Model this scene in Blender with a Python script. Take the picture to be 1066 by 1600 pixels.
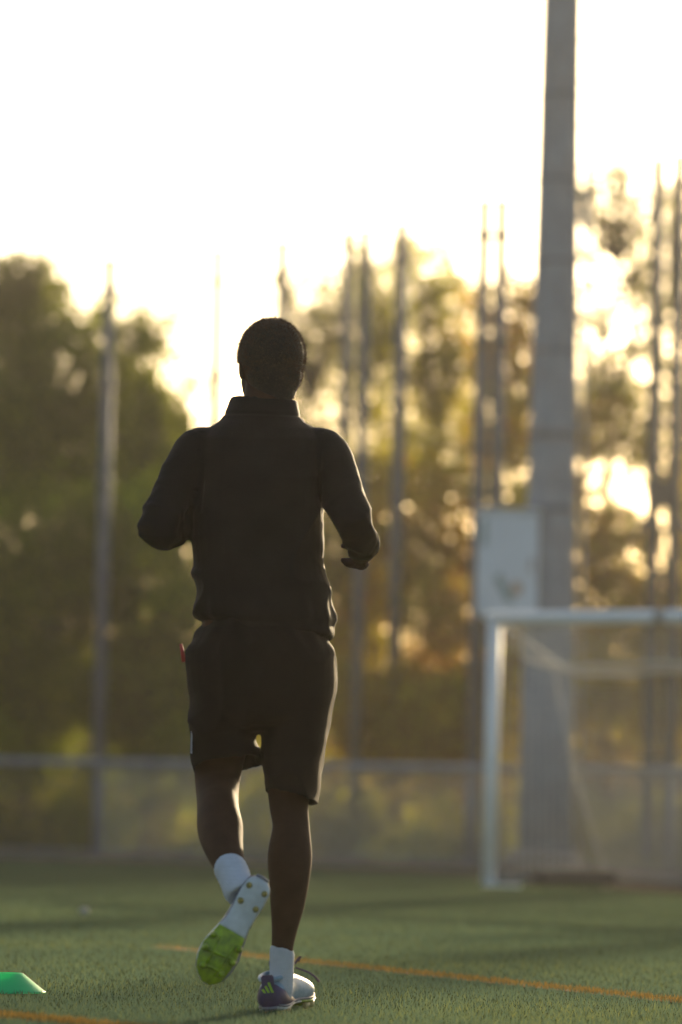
import bpy, bmesh, math, random
import numpy as np
from mathutils import Vector, Matrix, noise as mnoise

random.seed(7)
rng = np.random.default_rng(11)
for o in list(bpy.data.objects):
    bpy.data.objects.remove(o, do_unlink=True)
scene = bpy.context.scene
col = scene.collection
R = math.radians

# ------------------------------------------------------------------ camera
FPX, CX, CY = 6000.0, 533.0, 800.0          # focal length in photo pixels (135 mm on a 36 mm tall frame)
CAM_H = 0.47
PITCH = math.atan(490.0 / FPX)
ROLL = R(1.3)
cam_loc = Vector((0, 0, CAM_H))
fwd = Vector((0, math.cos(PITCH), math.sin(PITCH)))
up0 = Vector((0, -math.sin(PITCH), math.cos(PITCH)))
rt0 = Vector((1, 0, 0))
rt = rt0 * math.cos(ROLL) + up0 * math.sin(ROLL)
up = up0 * math.cos(ROLL) - rt0 * math.sin(ROLL)
cam = bpy.data.cameras.new('camera')
cam_o = bpy.data.objects.new('camera', cam)
col.objects.link(cam_o)
cam_o.matrix_world = Matrix(((rt.x, up.x, -fwd.x, cam_loc.x), (rt.y, up.y, -fwd.y, cam_loc.y),
                             (rt.z, up.z, -fwd.z, cam_loc.z), (0, 0, 0, 1)))
cam.sensor_fit = 'VERTICAL'
cam.sensor_height = 36.0
cam.lens = 135.0
cam.clip_start = 0.1
cam.clip_end = 3000
cam.dof.use_dof = True
cam.dof.focus_distance = 10.3
cam.dof.aperture_fstop = 2.5
scene.camera = cam_o

# ------------------------------------------------------------------ light
SUN_AZ = R(15)          # to the right of the viewing direction, beyond the trees
SUN_EL = R(11.5)
world = bpy.data.worlds.new('World')
scene.world = world
world.use_nodes = True
wn = world.node_tree
bg = wn.nodes['Background']
sky = wn.nodes.new('ShaderNodeTexSky')
sky.sky_type = 'NISHITA'
sky.sun_disc = False
sky.sun_elevation = SUN_EL
sky.sun_rotation = SUN_AZ
sky.altitude = 30
sky.air_density = 1.0
sky.dust_density = 3.5
sky.ozone_density = 1.0
wn.links.new(sky.outputs[0], bg.inputs['Color'])
bg.inputs['Strength'].default_value = 0.10
sun = bpy.data.lights.new('sun', 'SUN')
sun.energy = 4.5
sun.angle = R(0.6)
sun.color = (1.0, 0.78, 0.48)
sun_o = bpy.data.objects.new('sun', sun)
col.objects.link(sun_o)
sun_dir = Vector((math.sin(SUN_AZ) * math.cos(SUN_EL), math.cos(SUN_AZ) * math.cos(SUN_EL), math.sin(SUN_EL)))
sun_o.rotation_euler = sun_dir.to_track_quat('Z', 'Y').to_euler()
sun_o.location = (10, 20, 12)
vs = scene.view_settings
vs.view_transform = 'Standard'
vs.look = 'None'
vs.gamma = 1.0
vs.use_curve_mapping = False
vs.exposure = 1.05
scene.cycles.use_denoising = True
scene.cycles.max_bounces = 4
scene.cycles.diffuse_bounces = 3
scene.cycles.transmission_bounces = 3
scene.cycles.volume_bounces = 0
scene.cycles.transparent_max_bounces = 8
scene.cycles.sample_clamp_indirect = 6.0

# ------------------------------------------------------------------ helpers
def U(px, py, y):
    """photo pixel -> world point at distance y along the ground from the camera"""
    d = fwd * FPX + rt * (px - CX) + up * (CY - py)
    return cam_loc + d * (y / d.y)

def G(px, py, z=0.0):
    d = fwd * FPX + rt * (px - CX) + up * (CY - py)
    return cam_loc + d * ((z - CAM_H) / d.z)

def mesh_obj(name, verts, faces, mat, parent=None, smooth=False, loc=None):
    me = bpy.data.meshes.new(name)
    me.from_pydata([tuple(v) for v in verts], [], [tuple(f) for f in faces])
    me.update()
    if mat is not None:
        me.materials.append(mat)
    if smooth:
        me.polygons.foreach_set('use_smooth', [True] * len(me.polygons))
    o = bpy.data.objects.new(name, me)
    col.objects.link(o)
    if parent is not None:
        o.parent = parent
    if loc is not None:
        o.location = loc
    return o

def empty(name, loc, label, cat, group=None):
    o = bpy.data.objects.new(name, None)
    o.empty_display_size = 0.2
    col.objects.link(o)
    o.location = loc
    tag(o, label, cat, group)
    return o

def tag(o, label=None, cat=None, group=None, kind=None):
    if label: o['label'] = label
    if cat: o['category'] = cat
    if group: o['group'] = group
    if kind: o['kind'] = kind
    return o

class MB:
    def __init__(s): s.v = []; s.f = []
    def add(s, v, f):
        n = len(s.v); s.v += [tuple(a) for a in v]; s.f += [tuple(i + n for i in q) for q in f]
    def box(s, c, size, rot=None):
        x, y, z = (a / 2 for a in size)
        vs_ = [Vector((a * x, b * y, d * z)) for d in (-1, 1) for b in (-1, 1) for a in (-1, 1)]
        if rot is not None: vs_ = [rot @ v for v in vs_]
        c = Vector(c)
        s.add([v + c for v in vs_], [(0, 2, 3, 1), (4, 5, 7, 6), (0, 1, 5, 4), (2, 6, 7, 3), (0, 4, 6, 2), (1, 3, 7, 5)])
    def bbox_bevel(s, c, size, b=0.01):
        bm = bmesh.new(); bmesh.ops.create_cube(bm, size=1.0)
        for v in bm.verts: v.co = Vector((v.co.x * size[0], v.co.y * size[1], v.co.z * size[2])) + Vector(c)
        bmesh.ops.bevel(bm, geom=bm.edges[:], offset=b, segments=2, affect='EDGES')
        bm.verts.index_update()
        s.add([v.co.copy() for v in bm.verts], [[v.index for v in f.verts] for f in bm.faces]); bm.free()
    def tube(s, pts, radii, seg=10, cap=True):
        pts = [Vector(p) for p in pts]
        if not hasattr(radii, '__len__'): radii = [radii] * len(pts)
        n0 = len(s.v); ref = None
        for i, p in enumerate(pts):
            t = (pts[min(i + 1, len(pts) - 1)] - pts[max(i - 1, 0)]).normalized()
            if ref is None:
                ref = Vector((1, 0, 0)) if abs(t.x) < 0.8 else Vector((0, 1, 0))
            u = (ref - t * ref.dot(t)).normalized(); w = t.cross(u); ref = u
            r = radii[i]; r1, r2 = r if hasattr(r, '__len__') else (r, r)
            for k in range(seg):
                a = 2 * math.pi * k / seg
                s.v.append(tuple(p + u * (r1 * math.cos(a)) + w * (r2 * math.sin(a))))
        for i in range(len(pts) - 1):
            for k in range(seg):
                a = n0 + i * seg + k; b = n0 + i * seg + (k + 1) % seg
                s.f.append((a, b, b + seg, a + seg))
        if cap:
            s.f.append(tuple(n0 + k for k in reversed(range(seg))))
            m = n0 + (len(pts) - 1) * seg
            s.f.append(tuple(m + k for k in range(seg)))
    def ball(s, c, r, seg=20, rings=14, rot=None):
        c = Vector(c); r = (r, r, r) if not hasattr(r, '__len__') else r
        v = [Vector((0, 0, -1))]
        for i in range(1, rings):
            th = -math.pi / 2 + math.pi * i / rings
            for k in range(seg):
                a = 2 * math.pi * k / seg
                v.append(Vector((math.cos(a) * math.cos(th), math.sin(a) * math.cos(th), math.sin(th))))
        v.append(Vector((0, 0, 1)))
        f = [(0, 1 + (k + 1) % seg, 1 + k) for k in range(seg)]
        for i in range(rings - 2):
            for k in range(seg):
                a = 1 + i * seg + k; b = 1 + i * seg + (k + 1) % seg
                f.append((a, b, b + seg, a + seg))
        top = len(v) - 1; m = 1 + (rings - 2) * seg
        f += [(m + k, m + (k + 1) % seg, top) for k in range(seg)]
        out = []
        for p in v:
            q = Vector((p.x * r[0], p.y * r[1], p.z * r[2]))
            if rot is not None: q = rot @ q
            out.append(q + c)
        s.add(out, f)
    def loft(s, rings, cap=True):
        """rings: equal-length lists of points"""
        n0 = len(s.v); seg = len(rings[0])
        for r in rings: s.v += [tuple(p) for p in r]
        for i in range(len(rings) - 1):
            for k in range(seg):
                a = n0 + i * seg + k; b = n0 + i * seg + (k + 1) % seg
                s.f.append((a, b, b + seg, a + seg))
        if cap:
            s.f.append(tuple(n0 + k for k in reversed(range(seg))))
            m = n0 + (len(rings) - 1) * seg
            s.f.append(tuple(m + k for k in range(seg)))
    def build(s, name, mat, parent=None, smooth=False, loc=None, origin=None):
        v = s.v
        if origin is not None:
            ox, oy, oz = origin
            v = [(a - ox, b - oy, c - oz) for a, b, c in v]
        return mesh_obj(name, v, s.f, mat, parent, smooth, loc)

# ------------------------------------------------------------------ materials
def srgb(r, g, b):
    f = lambda c: (c / 255 / 12.92) if c / 255 <= 0.04045 else ((c / 255 + 0.055) / 1.055) ** 2.4
    return (f(r), f(g), f(b))

def new_mat(name):
    m = bpy.data.materials.new(name); m.use_nodes = True
    nt = m.node_tree
    return m, nt, nt.nodes['Principled BSDF'], nt.nodes['Material Output']

def pmat(name, c, rough=0.6, var=0.25, scale=8.0, bump=0.0, bscale=60.0, metal=0.0, sheen=0.0, c2=None, spec=None, stretch=None):
    m, nt, b, out = new_mat(name)
    N = nt.nodes; L = nt.links
    tc = N.new('ShaderNodeTexCoord')
    src = tc.outputs['Object']
    if stretch:
        mp = N.new('ShaderNodeMapping'); mp.inputs['Scale'].default_value = stretch
        L.new(src, mp.inputs['Vector']); src = mp.outputs[0]
    nz = N.new('ShaderNodeTexNoise'); nz.inputs['Scale'].default_value = scale; nz.inputs['Detail'].default_value = 6
    L.new(src, nz.inputs['Vector'])
    rp = N.new('ShaderNodeValToRGB')
    lo = tuple(x * (1 - var) for x in c) if c2 is None else c2
    hi = tuple(min(1, x * (1 + var)) for x in c) if c2 is None else c
    rp.color_ramp.elements[0].position = 0.3; rp.color_ramp.elements[1].position = 0.7
    rp.color_ramp.elements[0].color = (*lo, 1); rp.color_ramp.elements[1].color = (*hi, 1)
    L.new(nz.outputs['Fac'], rp.inputs[0]); L.new(rp.outputs[0], b.inputs['Base Color'])
    b.inputs['Roughness'].default_value = rough
    b.inputs['Metallic'].default_value = metal
    if spec == 0: b.inputs['IOR'].default_value = 1.0
    if spec is not None: b.inputs['Specular IOR Level'].default_value = spec
    if sheen:
        b.inputs['Sheen Weight'].default_value = sheen; b.inputs['Sheen Roughness'].default_value = 0.4
    if bump:
        n2 = N.new('ShaderNodeTexNoise'); n2.inputs['Scale'].default_value = bscale; n2.inputs['Detail'].default_value = 4
        L.new(src, n2.inputs['Vector'])
        bp = N.new('ShaderNodeBump'); bp.inputs['Strength'].default_value = bump; bp.inputs['Distance'].default_value = 0.01
        L.new(n2.outputs['Fac'], bp.inputs['Height']); L.new(bp.outputs[0], b.inputs['Normal'])
    return m

def leaf_mat(name, stops, trans=0.58):
    """leaf colour runs over the per-leaf attribute 'tint'; thin leaves let light through"""
    m, nt, b, out = new_mat(name)
    N = nt.nodes; L = nt.links
    at = N.new('ShaderNodeAttribute'); at.attribute_name = 'tint'
    rp = N.new('ShaderNodeValToRGB')
    while len(rp.color_ramp.elements) < len(stops): rp.color_ramp.elements.new(0.5)
    for e, (p, c) in zip(rp.color_ramp.elements, stops): e.position = p; e.color = (*c, 1)
    L.new(at.outputs['Fac'], rp.inputs[0])
    nt.nodes.remove(b)
    b = N.new('ShaderNodeBsdfDiffuse'); L.new(rp.outputs[0], b.inputs['Color'])
    tr = N.new('ShaderNodeBsdfTranslucent'); L.new(rp.outputs[0], tr.inputs['Color'])
    mx = N.new('ShaderNodeMixShader'); mx.inputs[0].default_value = trans
    L.new(b.outputs[0], mx.inputs[1]); L.new(tr.outputs[0], mx.inputs[2]); L.new(mx.outputs[0], out.inputs['Surface'])
    return m

M = {}
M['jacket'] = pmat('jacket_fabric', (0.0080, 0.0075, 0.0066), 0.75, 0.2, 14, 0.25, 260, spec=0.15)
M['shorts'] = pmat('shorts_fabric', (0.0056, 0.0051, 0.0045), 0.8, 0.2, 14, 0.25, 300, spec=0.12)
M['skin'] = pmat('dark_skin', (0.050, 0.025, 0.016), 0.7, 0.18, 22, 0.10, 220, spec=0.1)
M['skin'].node_tree.nodes['Principled BSDF'].inputs['Subsurface Weight'].default_value = 0.25
M['skin'].node_tree.nodes['Principled BSDF'].inputs['Subsurface Radius'].default_value = (1.0, 0.3, 0.15)
M['skin'].node_tree.nodes['Principled BSDF'].inputs['Subsurface Scale'].default_value = 0.012
M['hair'] = pmat('black_hair', (0.022, 0.014, 0.009), 0.6, 0.3, 60, 0.5, 300)
M['sock'] = pmat('white_sock', (0.62, 0.65, 0.72), 0.85, 0.06, 40, 0.5, 300)
M['shoe'] = pmat('pale_blue_upper', (0.46, 0.58, 0.68), 0.45, 0.0, 22, 0.1, 200, c2=(0.10, 0.22, 0.32))
M['purple'] = pmat('purple_heel', (0.052, 0.04, 0.11), 0.45, 0.25, 40, 0.1, 200)
M['lime'] = pmat('lime_plate', (0.34, 0.50, 0.012), 0.4, 0.0, 45, 0.2, 90, c2=(0.11, 0.18, 0.008))
M['whiteplate'] = pmat('white_plate', (0.55, 0.60, 0.62), 0.4, 0.12, 40, 0.1, 90)
M['stud'] = pmat('olive_stud', (0.34, 0.28, 0.07), 0.45, 0.15, 60)
M['studlit'] = pmat('sunlit_stud', (0.72, 0.55, 0.25), 0.3, 0.1, 60)  # studs of the planted boot, orange sunlight put into their colour
M['greyrub'] = pmat('grey_midsole', (0.20, 0.21, 0.25), 0.6, 0.15, 40)
M['lace'] = pmat('dark_lace', (0.055, 0.042, 0.085), 0.8, 0.2, 60)
M['logo'] = pmat('lime_mark', (0.32, 0.55, 0.04), 0.5, 0.1, 60)
M['red'] = pmat('red_tag', (0.55, 0.05, 0.035), 0.6, 0.1, 60)
M['palemark'] = pmat('pale_print', (0.35, 0.37, 0.40), 0.6, 0.1, 60)
M['eye'] = pmat('eye_white', (0.6, 0.58, 0.55), 0.2, 0.05, 60)

# ------------------------------------------------------------------ ground
SPX = lambda d: d / FPX        # metres per photo pixel at distance d
turf = pmat('turf_base', (0.085, 0.115, 0.050), 0.9, 0.0, 3.0, 0.8, 120, c2=(0.055, 0.080, 0.042), spec=0)
edge = [G(-1500, 1326), G(0, 1343), G(250, 1349), G(500, 1357), G(760, 1370), G(1066, 1399), G(1700, 1470), G(3500, 1700)]
pts = [Vector((-16, -6, 0)), Vector((18, -6, 0))] + [Vector((p.x, p.y, 0)) for p in reversed(edge)]
# the ground is one sheet to the horizon, the pitch lies on it
gm = pmat('leafy_soil', (0.085, 0.072, 0.040), 0.95, 0.0, 1.2, 0.6, 14, c2=(0.045, 0.045, 0.022), spec=0)
gv, gf = [], []
xs = np.concatenate([np.array([-420, -300, -120, -60]), np.linspace(-40, 60, 51), np.array([90, 150, 300, 420])])
ys = np.concatenate([np.array([-60, -20]), np.linspace(0, 110, 56), np.array([140, 220, 400, 600])])
for y in ys:
    for x in xs:
        t = min(max((y - 53) / 30, 0), 1); t = t * t * (3 - 2 * t)
        z = -0.012 + 2.1 * t + (0.12 * mnoise.noise(Vector((x * 0.35, y * 0.35, 0))) if y > 52 else 0)
        gv.append((x, y, z))
nx = len(xs)
for j in range(len(ys) - 1):
    for i in range(nx - 1):
        a = j * nx + i
        gf.append((a, a + 1, a + 1 + nx, a + nx))
tag(mesh_obj('ground', gv, gf, gm, smooth=True), 'brown leafy soil and bank behind the fence', None, kind='structure')
tag(mesh_obj('pitch', [p for p in pts], [list(range(len(pts)))], turf), 'green artificial turf football pitch', None, kind='structure')
# tarmac strip between pitch and fence
pm = pmat('tan_paving', (0.12, 0.10, 0.08), 0.9, 0.0, 2.5, 0.4, 30, c2=(0.08, 0.07, 0.055), spec=0)
tag(mesh_obj('path', [(-20, 44, -0.006), (24, 20, -0.006), (30, 53, -0.006), (-20, 53, -0.006)], [(0, 1, 2, 3)], pm), 'tan paved strip between pitch and fence', None, kind='structure')

# painted orange lines (10 cm), as turf tufts of another colour
def line_poly(a, b, w):
    a = Vector((a.x, a.y, 0)); b = Vector((b.x, b.y, 0)); d = (b - a).normalized(); n = Vector((-d.y, d.x, 0)) * (w / 2)
    return a, b, d, n
LINES = []
l1a, l1b = G(240, 1475, 0.012), G(1066, 1561, 0.012)
d1 = (l1b - l1a).normalized()
LINES.append((l1a + d1 * 0.05, l1b + d1 * 3.0, 0.080))
l2a, l2b = G(0, 1583, 0.012), G(185, 1601, 0.012)
d2 = (l2b - l2a).normalized()
LINES.append((l2a - d2 * 1.6, l2b + d2 * 1.2, 0.10))
orange = pmat('orange_turf_base', (0.26, 0.13, 0.03), 0.8, 0.2, 30, 0.6, 120)
def near_line(P, grow=0.0):
    m = np.full(len(P), -1)
    for i, (a, b, w) in enumerate(LINES):
        ab = np.array([b.x - a.x, b.y - a.y]); L2 = math.hypot(*ab); ab /= L2
        q = P[:, :2] - np.array([a.x, a.y])
        s_ = q @ ab; dd = np.abs(q[:, 0] * ab[1] - q[:, 1] * ab[0])
        m[(s_ > 0) & (s_ < L2) & (dd < w / 2 + grow) & (rng.uniform(0, 1, len(P)) < np.clip(0.25 + s_ / 2.5, 0, 0.9))] = i
    return m

def blades(P, hmin, hmax, wmin, wmax):
    n = len(P)
    a = rng.uniform(0, 2 * math.pi, n); h = rng.uniform(hmin, hmax, n); w = rng.uniform(wmin, wmax, n)
    la = rng.uniform(0, 2 * math.pi, n); lean = np.abs(rng.normal(0, 0.5, n)) * h
    dx, dy = np.cos(a) * w / 2, np.sin(a) * w / 2
    v = np.empty((n, 3, 3))
    v[:, 0] = np.stack([P[:, 0] - dx, P[:, 1] - dy, np.full(n, 0.002)], 1)
    v[:, 1] = np.stack([P[:, 0] + dx, P[:, 1] + dy, np.full(n, 0.002)], 1)
    v[:, 2] = np.stack([P[:, 0] + np.cos(la) * lean, P[:, 1] + np.sin(la) * lean, h], 1)
    return v.reshape(-1, 3)

def np_mesh(name, v, nper, mat, tint=None, parent=None):
    n = len(v) // nper
    me = bpy.data.meshes.new(name)
    me.vertices.add(len(v)); me.vertices.foreach_set('co', v.astype(np.float32).ravel())
    me.loops.add(len(v)); me.loops.foreach_set('vertex_index', np.arange(len(v), dtype=np.int32))
    me.polygons.add(n)
    me.polygons.foreach_set('loop_start', np.arange(0, len(v), nper, dtype=np.int32))
    me.polygons.foreach_set('loop_total', np.full(n, nper, dtype=np.int32))
    if tint is not None:
        at = me.attributes.new('tint', 'FLOAT', 'POINT')
        at.data.foreach_set('value', np.repeat(tint, nper).astype(np.float32))
    me.update(calc_edges=True)
    me.materials.append(mat)
    o = bpy.data.objects.new(name, me); col.objects.link(o)
    if parent is not None: o.parent = parent
    return o

bladem = leaf_mat('turf_blade', [(0.0, (0.062, 0.105, 0.082)), (0.45, (0.088, 0.138, 0.090)), (0.8, (0.17, 0.20, 0.066)), (1.0, (0.30, 0.29, 0.075))], 0.5)
orangem = leaf_mat('orange_blade', [(0.0, (0.12, 0.095, 0.03)), (1.0, (0.34, 0.20, 0.05))], 0.35)
ys_ = []
NB = 330000
# density falls with the square of distance so that blades stay about as dense in the picture
u_ = rng.uniform(0, 1, NB)
y0, y1 = 7.0, 42.0
yy = 1 / (1 / y0 - u_ * (1 / y0 - 1 / y1))
xx = rng.uniform(-1, 1, NB) * (0.10 * yy + 1.1)
P = np.stack([xx, yy], 1)
ok = np.ones(NB, bool)
ex = np.array([p.x for p in edge]); ey = np.array([p.y for p in edge])
ok &= yy < np.interp(xx, ex, ey) - 0.05
P = P[ok]
ln = near_line(P)
tint = np.clip(rng.beta(3, 3.6, len(P)) * 0.85 + 0.22 * np.array([mnoise.noise(Vector((x * 0.8, y * 0.8, 3))) for x, y in P]), 0, 1)
g = np_mesh('turf_grass', blades(P[ln < 0], 0.010, 0.020, 0.002, 0.004), 3, bladem, tint[ln < 0])
tag(g, 'short green artificial grass blades covering the pitch', 'grass', kind='stuff')
lab = ['long orange line painted across the turf behind the runner', 'short piece of orange line in front of the green cone']
for i, (a, b, w) in enumerate(LINES):
    a_, b_, d_, n_ = line_poly(a, b, w)
    z = Vector((0, 0, 0.004))
    lo = mesh_obj('line_marking', [a_ - n_ + z, b_ - n_ + z, b_ + n_ + z, a_ + n_ + z], [(0, 1, 2, 3)], orange)
    tag(lo, lab[i], None, kind='structure')
    extra = rng.uniform(0, 1, (5000, 2))
    ab = np.array([b_.x - a_.x, b_.y - a_.y]); nn = np.array([n_.x, n_.y])
    PL = np.array([a_.x, a_.y]) + extra[:, :1] * ab + (extra[:, 1:] * 2 - 1) * nn
    PL = PL[rng.uniform(0, 1, len(PL)) < np.clip(0.1 + extra[:, 0] * 2.2, 0, 1)]
    PL = np.concatenate([PL, P[ln == i]])
    t = rng.uniform(0, 1, len(PL))
    tf = np_mesh('line_tufts', blades(PL, 0.012, 0.025, 0.003, 0.005), 3, orangem, t, parent=lo)
    tf['kind'] = 'stuff'

# ------------------------------------------------------------------ low fence behind the pitch
M['galv'] = pmat('galvanised_steel', (0.26, 0.28, 0.30), 0.55, 0.2, 6, 0.1, 40, metal=0.2)
M['wire'] = pmat('chain_link_wire', (0.52, 0.53, 0.50), 0.6, 0.15, 10)
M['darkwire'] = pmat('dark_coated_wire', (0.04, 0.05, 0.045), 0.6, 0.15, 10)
M['concrete'] = pmat('kerb_concrete', (0.23, 0.20, 0.17), 0.9, 0.2, 4, 0.4, 30)
M['concpole'] = pmat('pole_concrete', (0.25, 0.30, 0.35), 0.85, 0.16, 3, 0.3, 40)
M['bandgrey'] = pmat('pole_band', (0.16, 0.19, 0.22), 0.8, 0.2, 5)
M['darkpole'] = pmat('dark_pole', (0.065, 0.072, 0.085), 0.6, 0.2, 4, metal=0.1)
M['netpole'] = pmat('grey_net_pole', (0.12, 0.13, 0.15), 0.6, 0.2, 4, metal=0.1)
fA = Vector((-9.5, 51.2, 0)); fB = Vector((10.5, 42.9, 0))
# through (px 0, 49 m) and (px 1066, 44.6 m)
pa, pb = U(0, 1300, 49.0), U(1066, 1300, 44.6)
fd = (Vector((pb.x, pb.y, 0)) - Vector((pa.x, pa.y, 0))).normalized()
f0 = Vector((pa.x, pa.y, 0))
A0 = f0 + fd * (U(150, 1300, 48.35).x - f0.x) / fd.x     # the tall pole stands at this post
FH = 1.19
post_s = [(-2.6 * k) for k in range(2, 0, -1)] + [2.6 * k for k in range(0, 6)]
fence = empty('chain_link_fence', A0, 'low chain link fence with grey top rail behind the pitch', 'fence')
def floc(s): return fd * s
m = MB()
m.tube([floc(post_s[0]) + Vector((0, 0, FH)), floc(post_s[-1]) + Vector((0, 0, FH))], 0.048, 12)
m.build('top_rail', M['galv'], fence, True)
m = MB()
m.tube([floc(post_s[0]) + Vector((0, 0, 0.08)), floc(post_s[-1]) + Vector((0, 0, 0.08))], 0.014, 8)
m.build('bottom_rail', M['galv'], fence, True)
for s_ in post_s:
    m = MB()
    m.tube([floc(s_) + Vector((0, 0.07, 0)), floc(s_) + Vector((0, 0.07, FH + 0.06))], 0.038, 10)
    m.build('post', M['galv'], fence, True)
for i in range(len(post_s) - 1):
    a, b = post_s[i] + 0.03, post_s[i + 1] - 0.03
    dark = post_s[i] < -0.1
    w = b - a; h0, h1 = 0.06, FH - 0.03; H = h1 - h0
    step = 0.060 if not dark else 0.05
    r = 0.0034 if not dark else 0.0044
    m = MB()
    k = -H
    while k < w:
        for sg in (1, -1):
            x0, x1 = (k, k + H) if sg == 1 else (k + H, k)
            z0_, z1_ = h0, h1
            # clip to 0..w
            def cl(xa, za, xb, zb):
                out = []
                for (x, z, xo, zo) in ((xa, za, xb, zb), (xb, zb, xa, za)):
                    if x < 0: z = z + (zo - z) * (0 - x) / (xo - x); x = 0
                    if x > w: z = z + (zo - z) * (w - x) / (xo - x); x = w
                    out.append((x, z))
                return out
            if max(x0, x1) <= 0 or min(x0, x1) >= w: continue
            (xa, za), (xb, zb) = cl(x0, z0_, x1, z1_)
            if abs(xa - xb) < 0.01: continue
            off = Vector((0, 0.004 * sg, 0))
            m.tube([floc(a + xa) + Vector((0, 0, za)) + off, floc(a + xb) + Vector((0, 0, zb)) + off], r, 4, cap=False)
        k += step
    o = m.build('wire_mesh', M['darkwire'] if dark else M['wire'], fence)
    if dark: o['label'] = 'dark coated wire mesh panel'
# kerb under the fence
m = MB()
ka, kb = A0 + floc(post_s[0]), A0 + floc(post_s[-1])
ang = math.atan2(fd.y, fd.x)
m.box((ka + kb) / 2 + Vector((0, -0.05, 0.02)), ((kb - ka).length, 0.16, 0.04), Matrix.Rotation(ang, 3, 'Z'))
tag(m.build('kerb', M['concrete']), 'low concrete kerb under the fence', None, kind='structure')

# ------------------------------------------------------------------ tall poles
def net_pole(px0, py0, px1, py1, d, wpx, label, mat='netpole', extras=None, group='tall net posts behind the fence'):
    top = U(px0, py0, d); bot = U(px1, py1, d)
    dirv = (top - bot).normalized()
    base = bot + dirv * ((-0.1 - bot.z) / dirv.z)
    g_ = Vector((base.x, base.y, 0))
    e = empty('net_post', g_, label, 'post', group)
    m = MB(); r = wpx * SPX(d) / 2
    m.tube([base - g_, (base + top) / 2 - g_, top - g_], [r, r * 0.95, r * 0.85], 14)
    m.build('pole', M[mat], e, True)
    m = MB(); m.tube([top - g_ - Vector((0, 0, 0.01)), top - g_ + Vector((0, 0, 0.04))], r * 1.12, 12)
    m.build('cap', M[mat], e, True)
    # net pulleys / guide eyes up the pole
    H = (top - base).length
    for k in range(1, 6):
        p = base + dirv * (H * (0.15 + 0.16 * k)) - g_
        m = MB(); m.tube([p - dirv * 0.03, p + dirv * 0.03], r * 1.25, 12)
        m.build('clamp', M[mat], e, True)
    return e, base, top, g_, dirv, r

pA = net_pole(172, 410, 151, 1330, 48.45, 20, 'grey tall net post at the far left beside the dark trees', 'netpole')
pB = net_pole(341, 394, 326, 1250, 60, 19, 'thin pale net post rising from behind the left shoulder', 'netpole')
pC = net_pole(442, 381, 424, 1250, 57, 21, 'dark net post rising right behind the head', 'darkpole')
pD = net_pole(545, 366, 527, 1250, 56, 19, 'net post of the close pair right of the head, left one', 'netpole')
pE = net_pole(573, 363, 553, 1250, 53, 19, 'net post of the close pair right of the head, right one', 'netpole')
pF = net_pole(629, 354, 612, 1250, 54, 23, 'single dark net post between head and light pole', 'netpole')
pG = net_pole(758, 317, 738, 1250, 52, 23, 'net post of the pair beside the light pole, left one', 'netpole')
pH = net_pole(785, 317, 766, 1250, 52, 23, 'net post of the pair beside the light pole, right one', 'netpole')

# twin posts with a plate and braces at the right edge
def twin_posts():
    d = 50
    b0 = U(1012, 1340, d); b1 = U(1044, 1340, d)
    g_ = Vector(((b0.x + b1.x) / 2, d, 0))
    e = empty('twin_post', g_, 'dark twin posts joined by plates at the right edge', 'post')
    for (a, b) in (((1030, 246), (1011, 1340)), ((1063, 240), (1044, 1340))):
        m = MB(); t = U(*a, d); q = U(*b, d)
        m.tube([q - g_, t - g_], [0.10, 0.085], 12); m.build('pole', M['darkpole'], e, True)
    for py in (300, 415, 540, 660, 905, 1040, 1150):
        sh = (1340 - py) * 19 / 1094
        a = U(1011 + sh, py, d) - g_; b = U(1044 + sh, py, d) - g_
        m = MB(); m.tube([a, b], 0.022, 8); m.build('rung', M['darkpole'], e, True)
    c = U(1036, 772, d) - g_
    m = MB(); m.bbox_bevel(c + Vector((0, -0.09, 0)), (0.34, 0.10, 0.36), 0.015); m.build('plate', M['darkpole'], e)
    for (a, b) in (((1026, 790), (985, 848)), ((1046, 790), (1090, 848))):
        m = MB(); m.tube([U(*a, d) - g_, U(*b, d) - g_], 0.035, 8); m.build('brace', M['darkpole'], e, True)
twin_posts()

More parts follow.
